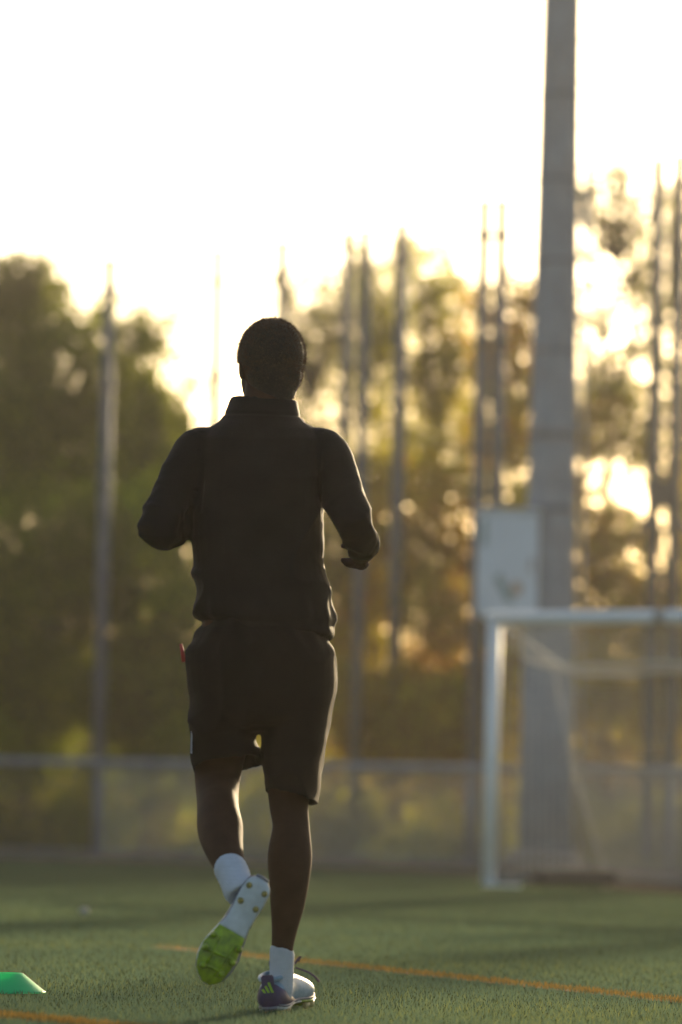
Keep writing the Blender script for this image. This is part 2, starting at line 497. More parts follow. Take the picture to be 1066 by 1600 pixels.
# ------------------------------------------------------------------ floodlight pole with cabinet
LD = 43.6
def light_pole():
    bot = U(850, 1350, LD); top = U(878, 0, LD)
    dv = (top - bot).normalized()
    base = bot + dv * ((-0.05 - bot.z) / dv.z)
    g_ = Vector((base.x, base.y, 0))
    e = empty('light_pole', g_, 'tall tapered grey concrete light pole behind the goal', 'light pole')
    H = 13.0
    zs = [0, 2, 4, 6, 8, 10, 11.5, H]
    m = MB(); m.tube([base + dv * z - g_ for z in zs], [0.315 - 0.0090 * z for z in zs], 28)
    m.build('shaft', M['concpole'], e, True)
    for py, tk in ((680, .05), (797, .04), (550, .02), (410, .02), (282, .02), (150, .015)):
        z = (U(855, py, LD).z + 0.05)
        m = MB(); m.tube([base + dv * (z - tk) - g_, base + dv * (z + tk) - g_], 0.315 - 0.0090 * z + 0.008, 28)
        m.build('band', M['bandgrey'], e, True)
    # conduit with step irons up the right side
    off = lambda z: Vector((0.315 - 0.0090 * z + 0.09, 0.05, 0))
    m = MB(); m.tube([base + dv * z + off(z) - g_ for z in (0.3, 4, 8, 12.8)], 0.022, 8); m.build('conduit', M['galv'], e, True)
    for k in range(22):
        z = 1.6 + k * 0.5
        p = base + dv * z - g_
        m = MB(); r_ = 0.315 - 0.0090 * z
        m.tube([p + Vector((r_ - 0.03, 0.02, 0)), p + Vector((r_ + 0.20, 0.02, 0)), p + Vector((r_ + 0.215, 0.02, 0.04))], 0.011, 6)
        m.build('step_iron', M['galv'], e, True)
    z = U(905, 318, LD).z
    m = MB(); m.bbox_bevel(base + dv * z + Vector((0.335, 0.06, 0)) - g_, (0.11, 0.16, 0.46), 0.015); m.build('junction_box', M['concpole'], e)
    m = MB(); m.tube([base - g_ - Vector((0, 0, 0.02)), base - g_ + Vector((0, 0, 0.30))], [0.44, 0.40], 24); m.build('footing', M['concrete'], e, True)
    return e
light_pole()

M['cabinet'] = pmat('pale_cabinet_paint', (0.68, 0.76, 0.82), 0.5, 0.06, 3, 0.05, 20)
M['teal'] = pmat('faded_teal_print', (0.22, 0.36, 0.38), 0.6, 0.2, 12)
M['rust'] = pmat('faded_orange_print', (0.46, 0.36, 0.28), 0.6, 0.2, 12)
def cabinet():
    d = LD - 0.30
    c = U(793, 883, d); s = SPX(d)
    e = empty('electrical_cabinet', Vector((c.x, c.y, c.z - 82 * s)), 'pale grey electrical cabinet mounted on the light pole', 'cabinet')
    w, h, dp = 96 * s, 166 * s, 0.26
    zc = 82 * s
    m = MB(); m.bbox_bevel((0, 0.0, zc), (w, dp, h), 0.03); m.build('housing', M['cabinet'], e)
    m = MB(); m.bbox_bevel((0, -dp / 2 - 0.006, zc), (w * 0.93, 0.018, h * 0.95), 0.006)
    dr = m.build('door', M['cabinet'], e)
    m = MB(); m.bbox_bevel((w * 0.38, -dp / 2 - 0.03, zc), (0.03, 0.035, 0.14), 0.006); m.build('handle', M['galv'], dr)
    m = MB(); m.bbox_bevel((0, -0.02, zc + h / 2 + 0.015), (w * 1.06, dp * 1.25, 0.03), 0.008); m.build('rain_cover', M['cabinet'], e)
    yk = -dp / 2 - 0.019
    v = [(-0.16, yk, zc - 0.16), (-0.02, yk, zc - 0.42), (0.10, yk, zc - 0.44), (0.02, yk, zc - 0.30), (-0.08, yk, zc - 0.10)]
    mesh_obj('printed_mark', v, [(0, 1, 2, 3, 4)], M['teal'], dr)
    v = [(-0.31, yk, zc + 0.50), (-0.24, yk, zc + 0.52), (-0.24, yk, zc + 0.24), (-0.31, yk, zc + 0.18)]
    mesh_obj('printed_mark', v, [(0, 3, 2, 1)], M['teal'], dr)
    v = [(0.10 + 0.07 * math.cos(a), yk - 0.002, zc - 0.27 + 0.08 * math.sin(a)) for a in np.linspace(0, 2 * math.pi, 12, endpoint=False)]
    mesh_obj('printed_mark', v, [list(range(12))], M['rust'], dr)
    m = MB(); m.box((w * 0.42, dp / 2 + 0.07, zc + 0.35), (0.34, 0.14, 0.05)); m.build('bracket', M['galv'], e)
    m = MB(); m.box((w * 0.42, dp / 2 + 0.07, zc - 0.35), (0.34, 0.14, 0.05)); m.build('bracket', M['galv'], e)
cabinet()

# ------------------------------------------------------------------ goal
M['goal'] = pmat('goal_white_paint', (0.82, 0.86, 0.88), 0.45, 0.04, 4, 0.05, 40)
M['net'] = pmat('net_cord', (0.60, 0.60, 0.58), 0.8, 0.1, 20)
M['weight'] = pmat('dark_weight', (0.05, 0.05, 0.055), 0.7, 0.2, 10)
def goal():
    p0 = G(763, 1385)
    tp = U(777, 966, p0.y)
    GH = tp.z
    c2 = U(1066, 956, p0.y * 0.957)
    cd = Vector((c2.x - tp.x, c2.y - tp.y, 0)).normalized()      # along the bar
    bd = Vector((-cd.y, cd.x, 0))                                # to the back of the goal
    if bd.y < 0: bd = -bd
    W = 7.32; r = 0.058
    P0 = Vector((p0.x, p0.y, 0))
    lean = Vector((tp.x - p0.x, 0, 0))
    e = empty('football_goal', P0, 'white football goal with drooping net at the right', 'goal')
    up_ = Vector((0, 0, 1))
    t0 = lean * 0.35 + up_ * GH; t1 = cd * W + up_ * (GH + 0.02)
    m = MB(); m.tube([Vector((0, 0, 0)), t0 - up_ * 0.002], r, 18); m.build('goal_post', M['goal'], e, True)
    m = MB(); m.tube([cd * W, t1], r, 18); m.build('goal_post', M['goal'], e, True)
    pts_ = [t0 - cd * 0.06 + up_ * 0.0]
    for k in range(1, 9):
        q = k / 8; pts_.append(t0.lerp(t1, q) - up_ * (0.05 * math.sin(math.pi * q)))
    m = MB(); m.tube(pts_, r * 1.02, 18); m.build('crossbar', M['goal'], e, True)
    jt = t0.lerp(t1, 0.245)
    m = MB(); m.tube([jt - cd * 0.05 - up_ * 0.035, jt + cd * 0.05 - up_ * 0.035], r * 1.12, 16); m.build('joint_sleeve', M['galv'], e, True)
    BD = 1.55
    b0 = bd * BD; b1 = bd * BD + cd * W
    for a, b in ((Vector((0, 0, 0.06)), b0 + up_ * 0.06), (cd * W + up_ * 0.06, b1 + up_ * 0.06), (b0 + up_ * 0.06, b1 + up_ * 0.06)):
        m = MB(); m.tube([a, b], 0.034, 10); m.build('base_bar', M['netpole'], e, True)
    m = MB(); m.bbox_bevel((0, 0, 0), (0.95, 0.22, 0.13), 0.03)
    wt = m.build('ground_weight', M['weight'], e)
    wt.location = bd * 1.0 + cd * 0.05 + up_ * 0.075; wt.rotation_euler.z = math.atan2(bd.y, bd.x)
    # stays that hold the net up at the back
    s0 = bd * 0.75 + up_ * (GH - 0.30)
    s1 = s0 + cd * W
    for a, b in ((t0, s0), (t1, s1)):
        m = MB(); m.tube([a, b], 0.011, 8); m.build('net_stay', M['net'], e, True)
    for a, b in ((s0, b0), (s1, b1)):
        m = MB(); m.tube([a, (a + b) / 2 - bd * 0.10, b], 0.006, 6); m.build('net_rope', M['net'], e, True)
    # net: roof droops between the stays, then falls to the base bar; sides close it
    cell = 0.052; cr = 0.0027
    def roofback(u, v):
        """u along the bar 0..W, v 0..1 roof then 1..2 back"""
        sag = 0.16 * math.sin(min(u / W, 1) * math.pi) ** 0.5 + 0.04 * math.sin(u * 3.1)
        if v <= 1:
            p = t0.lerp(t1, u / W).lerp(s0.lerp(s1, u / W), v)
            return p - up_ * (sag * v + 0.13 * math.sin(math.pi * v)) - up_ * 0.03
        q = v - 1
        p = (s0.lerp(s1, u / W) - up_ * sag).lerp(b0.lerp(b1, u / W) + up_ * 0.06, q)
        return p - bd * (0.10 * math.sin(math.pi * q)) + bd * 0.03 * math.sin(u * 5 + q * 4) * math.sin(math.pi * q)
    m = MB()
    nu = int(W / cell); uMax = W
    vv_ = np.concatenate([np.linspace(0, 1, 18), np.linspace(1, 2, 41)[1:]])
    for i in range(nu + 1):
        u = W * i / nu
        m.tube([roofback(min(W, max(0, u + 0.03 * math.sin(v * 7 + u * 2.1) + random.uniform(-.012, .012))), v) for v in vv_[::2]], cr, 3, cap=False)
    for v in vv_:
        m.tube([roofback(W * i / 40, v) for i in range(41)], cr, 3, cap=False)
    for side in (0, W):
        o_ = cd * side
        tt, ss, bb = (t0, s0, b0) if side == 0 else (t1 - o_, s1 - o_, b1 - o_)
        n = 22
        for k in range(n + 1):
            q = k / n
            a = Vector((0, 0, 0.02)).lerp(tt, q)
            if q < 0.86: b = (bb.lerp(ss, q / 0.86))
            else: b = ss.lerp(tt, (q - 0.86) / 0.14)
            mid = (a + b) / 2 - up_ * 0.05
            m.tube([a + o_, mid + o_, b + o_], cr, 3, cap=False)
        for k in range(1, 16):
            q = k / 16
            a = Vector((0, 0, 0)).lerp(bb, q); b = tt.lerp(ss, min(q * 1.9, 1)) if q < .53 else ss.lerp(bb, (q - .53) / .47 * 0.9)
            m.tube([a + o_, b + o_], cr, 3, cap=False)
    nt_ = m.build('net', M['net'], e); nt_['kind'] = 'stuff'
    # gathered edge of the net
    m = MB(); m.tube([roofback(W * i / 40, 1.0) + up_ * 0.012 * math.sin(i * 2.3) for i in range(41)], 0.022, 6); m.build('net_hem', M['net'], e, True)
    m = MB(); m.tube([roofback(W * i / 40, 0.55) + up_ * 0.010 * math.sin(i * 1.9) for i in range(41)], 0.016, 6); m.build('net_fold', M['net'], e, True)
    m = MB(); m.bbox_bevel((0.0, 0, 0.012), (0.30, 0.16, 0.02), 0.005)
    fp = m.build('foot_plate', M['goal'], e); fp.location = Vector((0.12, -0.02, 0))
goal()

# ------------------------------------------------------------------ trees and shrubs beyond the fence
M['bark'] = pmat('grey_brown_bark', (0.10, 0.08, 0.06), 0.95, 0.35, 6, 0.8, 25)
GREEN = [(0.0, (0.045, 0.052, 0.010)), (0.35, (0.105, 0.118, 0.012)), (0.65, (0.24, 0.28, 0.014)), (1.0, (0.42, 0.48, 0.02))]
GREEN = [(p_, tuple(min(0.75, c_ * 1.6) for c_ in k_)) for p_, k_ in GREEN]
AUTUMN = [(0.0, (0.095, 0.062, 0.014)), (0.3, (0.22, 0.13, 0.022)), (0.6, (0.34, 0.33, 0.016)), (0.82, (0.46, 0.20, 0.03)), (1.0, (0.56, 0.50, 0.04))]
AUTUMN = [(p_, tuple(min(0.75, c_ * 1.6) for c_ in k_)) for p_, k_ in AUTUMN]
OLIVE = [(0.0, (0.085, 0.075, 0.014)), (0.4, (0.19, 0.17, 0.02)), (0.7, (0.31, 0.32, 0.018)), (1.0, (0.46, 0.33, 0.05))]
OLIVE = [(p_, tuple(min(0.75, c_ * 1.6) for c_ in k_)) for p_, k_ in OLIVE]
M['leaf_green'] = leaf_mat('dark_green_leaf', GREEN)
M['leaf_autumn'] = leaf_mat('autumn_leaf', AUTUMN)
M['leaf_olive'] = leaf_mat('olive_leaf', OLIVE)

def leaf_cloud(clumps, size, density, tint_lo=0, tint_hi=1):
    """clumps: (center Vector, (rx,ry,rz), fill) -> verts of leaf quads and tints"""
    V, T = [], []
    for c, r, fill in clumps:
        n = max(20, int(3.2 * density * fill * (r[0] * r[2]) * math.pi))
        # sub-clusters inside the clump give light and dark groups and gaps
        nc = max(6, n // 13)
        d = rng.normal(size=(nc, 3)); d /= np.linalg.norm(d, axis=1)[:, None]
        cc = d * (rng.uniform(0.15, 1, nc) ** 0.45)[:, None] * np.array(r)
        pick = rng.integers(0, nc, n)
        p = cc[pick] + rng.normal(0, 0.13, (n, 3)) * np.array([min(1, x * 1.2) for x in r])
        p += np.array(c)
        ct = rng.uniform(tint_lo, tint_hi) * 0.8 + 0.2 * rng.uniform(tint_lo, tint_hi, nc)  # clump tint also paints in the sunlit yellow-green patches
        t = np.clip(ct[pick] + rng.normal(0, 0.08, n), 0, 1)
        a = rng.normal(size=(n, 3)); a /= np.linalg.norm(a, axis=1)[:, None]
        b = rng.normal(size=(n, 3)); b -= (b * a).sum(1)[:, None] * a; b /= np.linalg.norm(b, axis=1)[:, None]
        L = rng.uniform(0.7, 1.35, n)[:, None] * size; Wd = L * rng.uniform(0.42, 0.62, n)[:, None]
        q = np.empty((n, 4, 3))
        q[:, 0] = p - a * L / 2; q[:, 1] = p + b * Wd / 2; q[:, 2] = p + a * L / 2; q[:, 3] = p - b * Wd / 2
        V.append(q.reshape(-1, 3)); T.append(t)
    return np.concatenate(V), np.concatenate(T)

def ground_z(x, y):
    t = min(max((y - 53) / 30, 0), 1); t = t * t * (3 - 2 * t)
    return -0.012 + 2.1 * t

def tree(name, label, cat, base_px, d, clumps_px, mat, size=0.10, density=420, trunk_r=0.11, tint=(0, 1), group='trees beyond the fence', trunk_top=None, bare=0, halo=0.27):
    bp = U(base_px, 1270, d)
    bz = ground_z(bp.x, d) - 0.1
    base = Vector((bp.x, d, bz))
    e = empty(name, base, label, cat, group)
    s = SPX(d); cl = []
    for c in clumps_px:
        px, py, rpx = c[:3]; fill = c[3] if len(c) > 3 else 1.0
        ar = c[4] if len(c) > 4 else 1.0
        dd = d + random.uniform(-0.9, 0.9)
        p = U(px, py, dd) - base
        cl.append((p, (rpx * s, max(0.5, rpx * s * 1.0), rpx * s * ar), fill * 0.8))
        if halo:
            p2 = p + Vector((random.uniform(-.35, .35), random.uniform(-.3, .3), random.uniform(-.5, .2)))
            cl.append((p2, (rpx * s * 1.6, 0.8, rpx * s * 1.6), halo * min(fill, 0.8)))
    v, t = leaf_cloud(cl, size, density, *tint)
    np_mesh('crown', v, 4, M[mat], t, parent=e)
    m = MB()
    topz = max(c[0].z for c in cl)
    tt = trunk_top or 0.72
    spine = [Vector((0, 0, 0))]
    n = 6
    cxm = sum(c[0].x for c in cl) / len(cl)
    for k in range(1, n + 1):
        q = k / n
        spine.append(Vector((cxm * q * 0.6 + random.uniform(-.10, .10) * q, random.uniform(-.1, .1), topz * tt * q)))
    rad = [trunk_r * (1 - 0.78 * k / n) for k in range(n + 1)]
    m.tube(spine, rad, 8)
    for p, r, f in cl:
        zt = max(0.15, min(p.z - 0.5, topz * tt * 0.95))
        q = zt / (topz * tt); i = min(int(q * n), n - 1)
        a = spine[i].lerp(spine[i + 1], q * n - i)
        mid = (a + p) / 2 + Vector((random.uniform(-.12, .12), random.uniform(-.12, .12), -0.12))
        m.tube([a, mid, p, p + (p - a).normalized() * r[2] * 0.5], [trunk_r * 0.36, trunk_r * 0.24, trunk_r * 0.13, 0.008], 5)
        for k in range(4 + bare):
            dv = Vector((random.uniform(-1, 1), random.uniform(-1, 1), random.uniform(-0.3, 1))).normalized()
            st = mid.lerp(p, random.random())
            en = st + Vector((dv.x * r[0], dv.y * r[1], dv.z * r[2])) * random.uniform(0.5, 1.0)
            m.tube([st, st.lerp(en, 0.5) + Vector((0, 0, 0.05)), en], [0.022, 0.014, 0.005], 4)
    m.build('trunk', M['bark'], e, True)
    return e

tree('broadleaf_tree', 'big dark green tree at the left edge of the picture', 'tree', 30, 57,
     [(0, 450, 55, 1), (45, 445, 48, 1), (85, 470, 40, .9), (10, 540, 70, .85), (85, 545, 52, .8), (125, 540, 34, .8), (140, 505, 26, .7), (150, 570, 34, .8), (30, 630, 75, 1), (105, 640, 60, 1),
      (0, 720, 80, 1.1), (75, 730, 75, 1.1), (135, 740, 50, 1), (-60, 520, 70), (-80, 640, 80), (-70, 760, 90)], 'leaf_green', 0.10, 560, 0.16, (0.05, 0.8))
tree('broadleaf_tree', 'rounded dark green tree just behind the left net post', 'tree', 215, 60,
     [(205, 530, 38, 1), (232, 535, 30, .9), (195, 590, 45, 1), (175, 560, 30, 1), (225, 625, 45, 1.3), (262, 650, 35, 1.3), (280, 690, 30, 1.3), (215, 700, 60, 1.3), (265, 745, 40, 1.2), (190, 780, 55, 1.2), (155, 660, 40, 1), (165, 730, 45, 1.2), (280, 800, 40, 1.2), (230, 840, 60, 1.2)],
     'leaf_green', 0.10, 620, 0.13, (0.0, 0.65))
tree('slender_tree', 'sparse slender tree directly right of the head', 'tree', 470, 63,
     [(450, 445, 28, .40), (500, 430, 36, .45), (470, 510, 44, .55), (520, 530, 42, .55), (440, 560, 36, .5), (500, 600, 48, .6), (455, 660, 45, .8), (520, 680, 45, .8), (480, 400, 26, .3), (530, 470, 40, .5), (480, 570, 40, .6)],
     'leaf_olive', 0.085, 420, 0.10, (0.2, 1), bare=4, trunk_top=0.8)
tree('slender_tree', 'tallest thin leaved tree left of the single net post', 'tree', 590, 66,
     [(575, 410, 32, .45), (620, 395, 30, .5), (550, 450, 34, .45), (560, 490, 38, .5), (610, 480, 42, .55), (590, 560, 48, .62), (630, 600, 40, .7), (560, 620, 42, .8), (600, 680, 50, .9), (545, 400, 26, .35), (590, 450, 40, .55), (600, 520, 44, .6), (545, 560, 40, .6)],
     'leaf_olive', 0.09, 440, 0.11, (0.2, 0.95), bare=4, trunk_top=0.82)
tree('autumn_tree', 'golden brown tree between single post and post pair', 'tree', 690, 62,
     [(640, 390, 26, .5), (695, 410, 34, .55), (665, 460, 40, .7), (715, 470, 40, .7), (690, 540, 52, .85), (735, 560, 36, .9), (655, 580, 40, .8), (700, 640, 58, .95), (650, 700, 50, 1), (740, 690, 45, 1)],
     'leaf_olive', 0.10, 460, 0.12, (0.15, 1), bare=2)
tree('autumn_tree', 'dense rusty autumn tree just left of the light pole', 'tree', 800, 58,
     [(800, 460, 36, .9), (765, 480, 30, .7), (830, 480, 30, .9), (795, 540, 46, 1.1), (760, 580, 36, 1), (815, 610, 46, 1.2), (780, 680, 50, 1.2), (830, 700, 45, 1.2)],
     'leaf_autumn', 0.10, 480, 0.12, (0.1, 0.95))
tree('airy_tree', 'airy bare branched tree right of the light pole', 'tree', 945, 60,
     [(930, 290, 38, .32), (970, 275, 36, .32), (1000, 300, 34, .35), (950, 340, 40, .35), (905, 300, 24, .5), (905, 345, 26, .5), (990, 370, 40, .42), (910, 400, 26, .35), (985, 440, 34, .4), (950, 500, 34, .3), (925, 440, 26, .3), (960, 250, 26, .25), (1000, 540, 30, .5), (940, 620, 40, .7), (985, 620, 36, .7), (1000, 420, 34, .35), (915, 530, 34, .5), (955, 570, 36, .55), (905, 590, 34, .8), (1000, 480, 30, .4)],
     'leaf_olive', 0.085, 420, 0.10, (0.2, 0.9), bare=7, trunk_top=0.9)
tree('airy_tree', 'loose leaved tree at the right edge behind the twin posts', 'tree', 1075, 62,
     [(1045, 310, 34, .45), (1040, 370, 34, .5), (1085, 320, 50, .6), (1060, 410, 36, .55), (1045, 450, 34, .55), (1045, 650, 36, .6), (1040, 500, 30, .5), (1090, 480, 55, .6), (1055, 590, 36, .5), (1100, 640, 60, .7), (1015, 560, 26, .5), (1130, 420, 60, .7), (1140, 560, 70, .8)],
     'leaf_olive', 0.09, 440, 0.12, (0.15, 0.9), bare=4, trunk_top=0.85)
# shrubs and low growth in front of the trees
def shrub(label, base_px, d, clumps, mat, tint, density=560, size=0.10):
    tree('shrub', label, 'shrub', base_px, d, clumps, mat, size, density, 0.06, tint, 'shrubs beyond the fence', 0.6)
shrub('dark green shrub mass at the far left behind the fence', 40, 54, [(0, 850, 70, 1.2), (80, 860, 70, 1.2), (30, 950, 80, 1.4), (110, 960, 60, 1.4), (150, 830, 60, 1.3), (160, 910, 55, 1.3), (0, 1060, 80, 1.6), (90, 1070, 80, 1.6), (40, 1150, 80, 1.6), (-80, 950, 90), (-90, 1090, 90)], 'leaf_green', (0.0, 0.75))
shrub('shrub behind the left elbow, coloured sunlit yellow green', 240, 55, [(240, 780, 50, 1.1), (210, 830, 55, 1.1), (280, 860, 50, 1.1), (200, 930, 55, 1.2), (280, 940, 45, 1.2)], 'leaf_green', (0.25, 1.0))  # high tint range colours sunlit patches into dark green leaves
shrub('low dark shrub between left net post and shorts', 220, 53.5, [(190, 1010, 55, 1.5), (260, 1020, 55, 1.5), (180, 1090, 60, 1.6), (260, 1100, 60, 1.6), (320, 1080, 50, 1.4), (220, 1160, 60, 1.5), (300, 1160, 50, 1.5)], 'leaf_green', (0.0, 0.6))
shrub('shrub hidden behind the torso', 400, 56, [(360, 800, 70, 1.1), (440, 790, 70, 1.1), (380, 900, 80, 1.2), (450, 920, 80, 1.2), (400, 1050, 90, 1.2), (350, 1120, 60, 1.2)], 'leaf_olive', (0.1, 0.8))
shrub('golden shrub beside the right sleeve', 560, 56, [(530, 760, 45, 1), (590, 750, 50, 1), (550, 830, 50, 1.1), (600, 840, 50, 1.1), (540, 920, 55, 1.2), (600, 930, 50, 1.2), (560, 1010, 55, 1.2)], 'leaf_autumn', (0.2, 1.0))
shrub('golden green shrub between single post and cabinet', 680, 55, [(650, 760, 50, 1), (710, 770, 50, 1), (660, 850, 55, 1.1), (720, 870, 50, 1.1), (650, 940, 55, 1.2), (710, 960, 55, 1.2), (680, 1040, 60, 1.3)], 'leaf_autumn', (0.15, 1.0))
shrub('brown low shrub in front of the golden shrubs', 620, 53.5, [(550, 1080, 55, 1.3), (620, 1090, 60, 1.3), (690, 1110, 60, 1.3), (740, 1080, 50, 1.3), (580, 1150, 55, 1.2), (660, 1160, 55, 1.2), (730, 1160, 50, 1.2)], 'leaf_autumn', (0.0, 0.65))
shrub('rusty shrub just behind the cabinet', 790, 54.5, [(770, 780, 45, 1.1), (820, 800, 45, 1.1), (780, 880, 55, 1.2), (830, 930, 55, 1.2), (780, 1000, 55, 1.2), (840, 1040, 55, 1.2), (790, 1110, 55, 1.2)], 'leaf_autumn', (0.0, 0.8))
shrub('loose golden shrub right of the light pole', 920, 56, [(910, 640, 34, .8), (955, 650, 34, .7), (985, 690, 26, .6), (910, 690, 40, .9), (950, 700, 30, .8), (960, 820, 30, .8), (905, 760, 34, .9), (930, 830, 42, 1.1), (985, 850, 26, .7), (910, 900, 48, 1.2), (970, 930, 46, 1.1), (930, 990, 55, 1.2), (930, 1080, 60, 1.2)], 'leaf_autumn', (0.1, 0.9))
shrub('thin brown shrub behind the goal net', 1030, 57, [(1010, 700, 28, .6), (1000, 640, 30, .6), (1060, 740, 36, .7), (1060, 790, 36, .7), (1000, 820, 30, .7), (1010, 910, 36, .8), (1060, 920, 40, .8), (1010, 990, 55, 1.1), (1070, 1010, 60, 1.1), (1030, 1090, 60, 1.1), (1110, 1080, 70, 1.1), (1120, 950, 70), (1130, 820, 70)], 'leaf_autumn', (0.0, 0.8))
# low undergrowth between fence and trees
cl = []
for k in range(150):
    x = -9 + 19 * random.random(); y = random.uniform(50.6, 56) - 0.09 * x
    hgt = random.uniform(0.22, 0.62)
    cl.append((Vector((x, y, hgt * 0.8 + ground_z(x, y))), (random.uniform(.3, .6), .35, hgt), random.uniform(0.7, 1.3)))
v, t = leaf_cloud(cl, 0.085, 330, 0.0, 0.85)
tag(np_mesh('undergrowth', v, 4, M['leaf_olive'], t), 'low olive brown undergrowth along the foot of the bank', 'undergrowth', kind='stuff')
# the tree line goes on to the right of the view and stripes the pitch with shade
for k in range(7):
    x = (7.4, 9.3, 12.4, 15.4, 17.4, 19.5, 21.6)[k]; d = 57 + random.uniform(-1.5, 2)
    px = CX + x * FPX / d
    hp = 1290 - ((10.6, 10.3, 10.0, 10.1, 10.7, 9.8, 10.4)[k] - CAM_H) * FPX / d
    cl_ = []
    for j in range(13):
        q = j / 12
        cl_.append((px + random.uniform(-85, 85) * (0.35 + 0.65 * q), hp + 40 + (1130 - hp) * q, random.uniform(45, 75), 0.55 + 0.5 * q))
    tree('broadleaf_tree', 'olive tree of the line running on past the right edge', 'tree', px, d, cl_, 'leaf_olive', 0.17, 95, 0.12, (0.1, 0.9), halo=0)
# far wood: one mass well behind
cl = []
for k in range(70):
    x = -26 + 58 * k / 69 + random.uniform(-.5, .5)
    y = random.uniform(84, 96)
    cl.append((Vector((x, y, 2.6 + random.uniform(-1.2, 1.2))), (1.4, 1.4, random.uniform(1.3, 2.2)), 1.0))
v, t = leaf_cloud(cl, 0.16, 260, 0.1, 0.9)
tag(np_mesh('distant_wood', v, 4, M['leaf_olive'], t), 'far low wood seen dimly behind the trees', 'wood', kind='stuff')

# ------------------------------------------------------------------ training cone
M['cone'] = None
def cone_mat():
    m, nt, b, out = new_mat('green_cone_plastic')
    N = nt.nodes; L = nt.links
    b.inputs['Base Color'].default_value = (0.015, 0.80, 0.34, 1); b.inputs['Roughness'].default_value = 0.35
    nz = N.new('ShaderNodeTexNoise'); nz.inputs['Scale'].default_value = 30
    mp = N.new('ShaderNodeMapRange'); mp.inputs[3].default_value = 0.28; mp.inputs[4].default_value = 0.5
    L.new(nz.outputs['Fac'], mp.inputs[0]); L.new(mp.outputs[0], b.inputs['Roughness'])
    tr = N.new('ShaderNodeBsdfTranslucent'); tr.inputs['Color'].default_value = (0.06, 0.95, 0.42, 1)
    mx = N.new('ShaderNodeMixShader'); mx.inputs[0].default_value = 0.55
    L.new(b.outputs[0], mx.inputs[1]); L.new(tr.outputs[0], mx.inputs[2]); L.new(mx.outputs[0], out.inputs['Surface'])
    return m
def cone():
    c = G(13, 1554)
    prof = [(0.100, 0.0), (0.101, 0.003), (0.096, 0.006), (0.040, 0.050), (0.036, 0.052), (0.030, 0.052), (0.030, 0.0505), (0.038, 0.049), (0.093, 0.004), (0.094, 0.0)]
    rings = [[Vector((r * math.cos(a), r * math.sin(a), z)) for a in np.linspace(0, 2 * math.pi, 40, endpoint=False)] for r, z in prof]
    m = MB(); m.loft(rings + [rings[0]], cap=False)
    o = m.build('training_cone', cone_mat(), None, True, loc=Vector((c.x, c.y, 0.006)))
    tag(o, 'small green disc training cone on the turf at the lower left', 'cone')
cone()

# small pale scrap on the turf
def scrap():
    c = G(131, 1430)
    m = MB(); m.ball((0, 0, 0.015), (0.026, 0.022, 0.016), 10, 8)
    v = [Vector(p) for p in m.v]
    m.v = [tuple(p + Vector((1, 1, 1)) * 0.012 * mnoise.noise(p * 60)) for p in v]
    o = m.build('paper_scrap', pmat('pale_paper', (0.40, 0.40, 0.36), 0.8, 0.1, 30), None, True, loc=Vector((c.x, c.y, 0.004)))
    tag(o, 'small crumpled pale scrap lying on the turf at left', 'litter')
scrap()

# ------------------------------------------------------------------ the runner
heel = G(425, 1584)
D = heel.y
ORG = Vector((heel.x, heel.y, 0))
K = SPX(D)                                  # metres per pixel at the runner
runner = empty('person', ORG, 'runner seen from behind in black jacket and shorts, white socks and pale boots', 'person')
def B(px, py, dy): return U(px, py, D + dy) - ORG
def ringp(px_l, px_r, py, dy, b, n=32, e=2.3, tilt=0.0, slant=0.0):
    """horizontal ring between two photo columns; tilt raises the near side (px), slant lowers the right end (px)"""
    c = B((px_l + px_r) / 2, py, dy); rx = (px_r - px_l) / 2 * SPX(D + dy)
    out = []
    for k in range(n):
        a = 2 * math.pi * k / n; ca, sa = math.cos(a), math.sin(a)
        x = math.copysign(abs(ca) ** (2 / e), ca); y = math.copysign(abs(sa) ** (2 / e), sa)
        out.append(c + Vector((rx * x, b * y, (-y * tilt - x * slant) * K)))
    return out
def tubep(m, pts, seg=20):
    if len(pts) > 3:
        A_ = np.array([(p[0], p[1], p[2], *(p[3] if hasattr(p[3], '__len__') else (p[3], p[3]))) for p in pts], float)
        out = []
        for i in range(len(A_) - 1):
            p0_, p1_, p2_, p3_ = A_[max(i - 1, 0)], A_[i], A_[i + 1], A_[min(i + 2, len(A_) - 1)]
            for q in (0, 1 / 3, 2 / 3):
                out.append(0.5 * (2 * p1_ + (p2_ - p0_) * q + (2 * p0_ - 5 * p1_ + 4 * p2_ - p3_) * q * q + (3 * p1_ - p0_ - 3 * p2_ + p3_) * q ** 3))
        out.append(A_[-1])
        pts = [(o[0], o[1], o[2], (o[3], o[4])) for o in out]
    m.tube([B(*p[:3]) for p in pts], [p[3] * SPX(D + p[2]) if not hasattr(p[3], '__len__') else (p[3][0] * SPX(D + p[2]), p[3][1] * SPX(D + p[2])) for p in pts], seg)

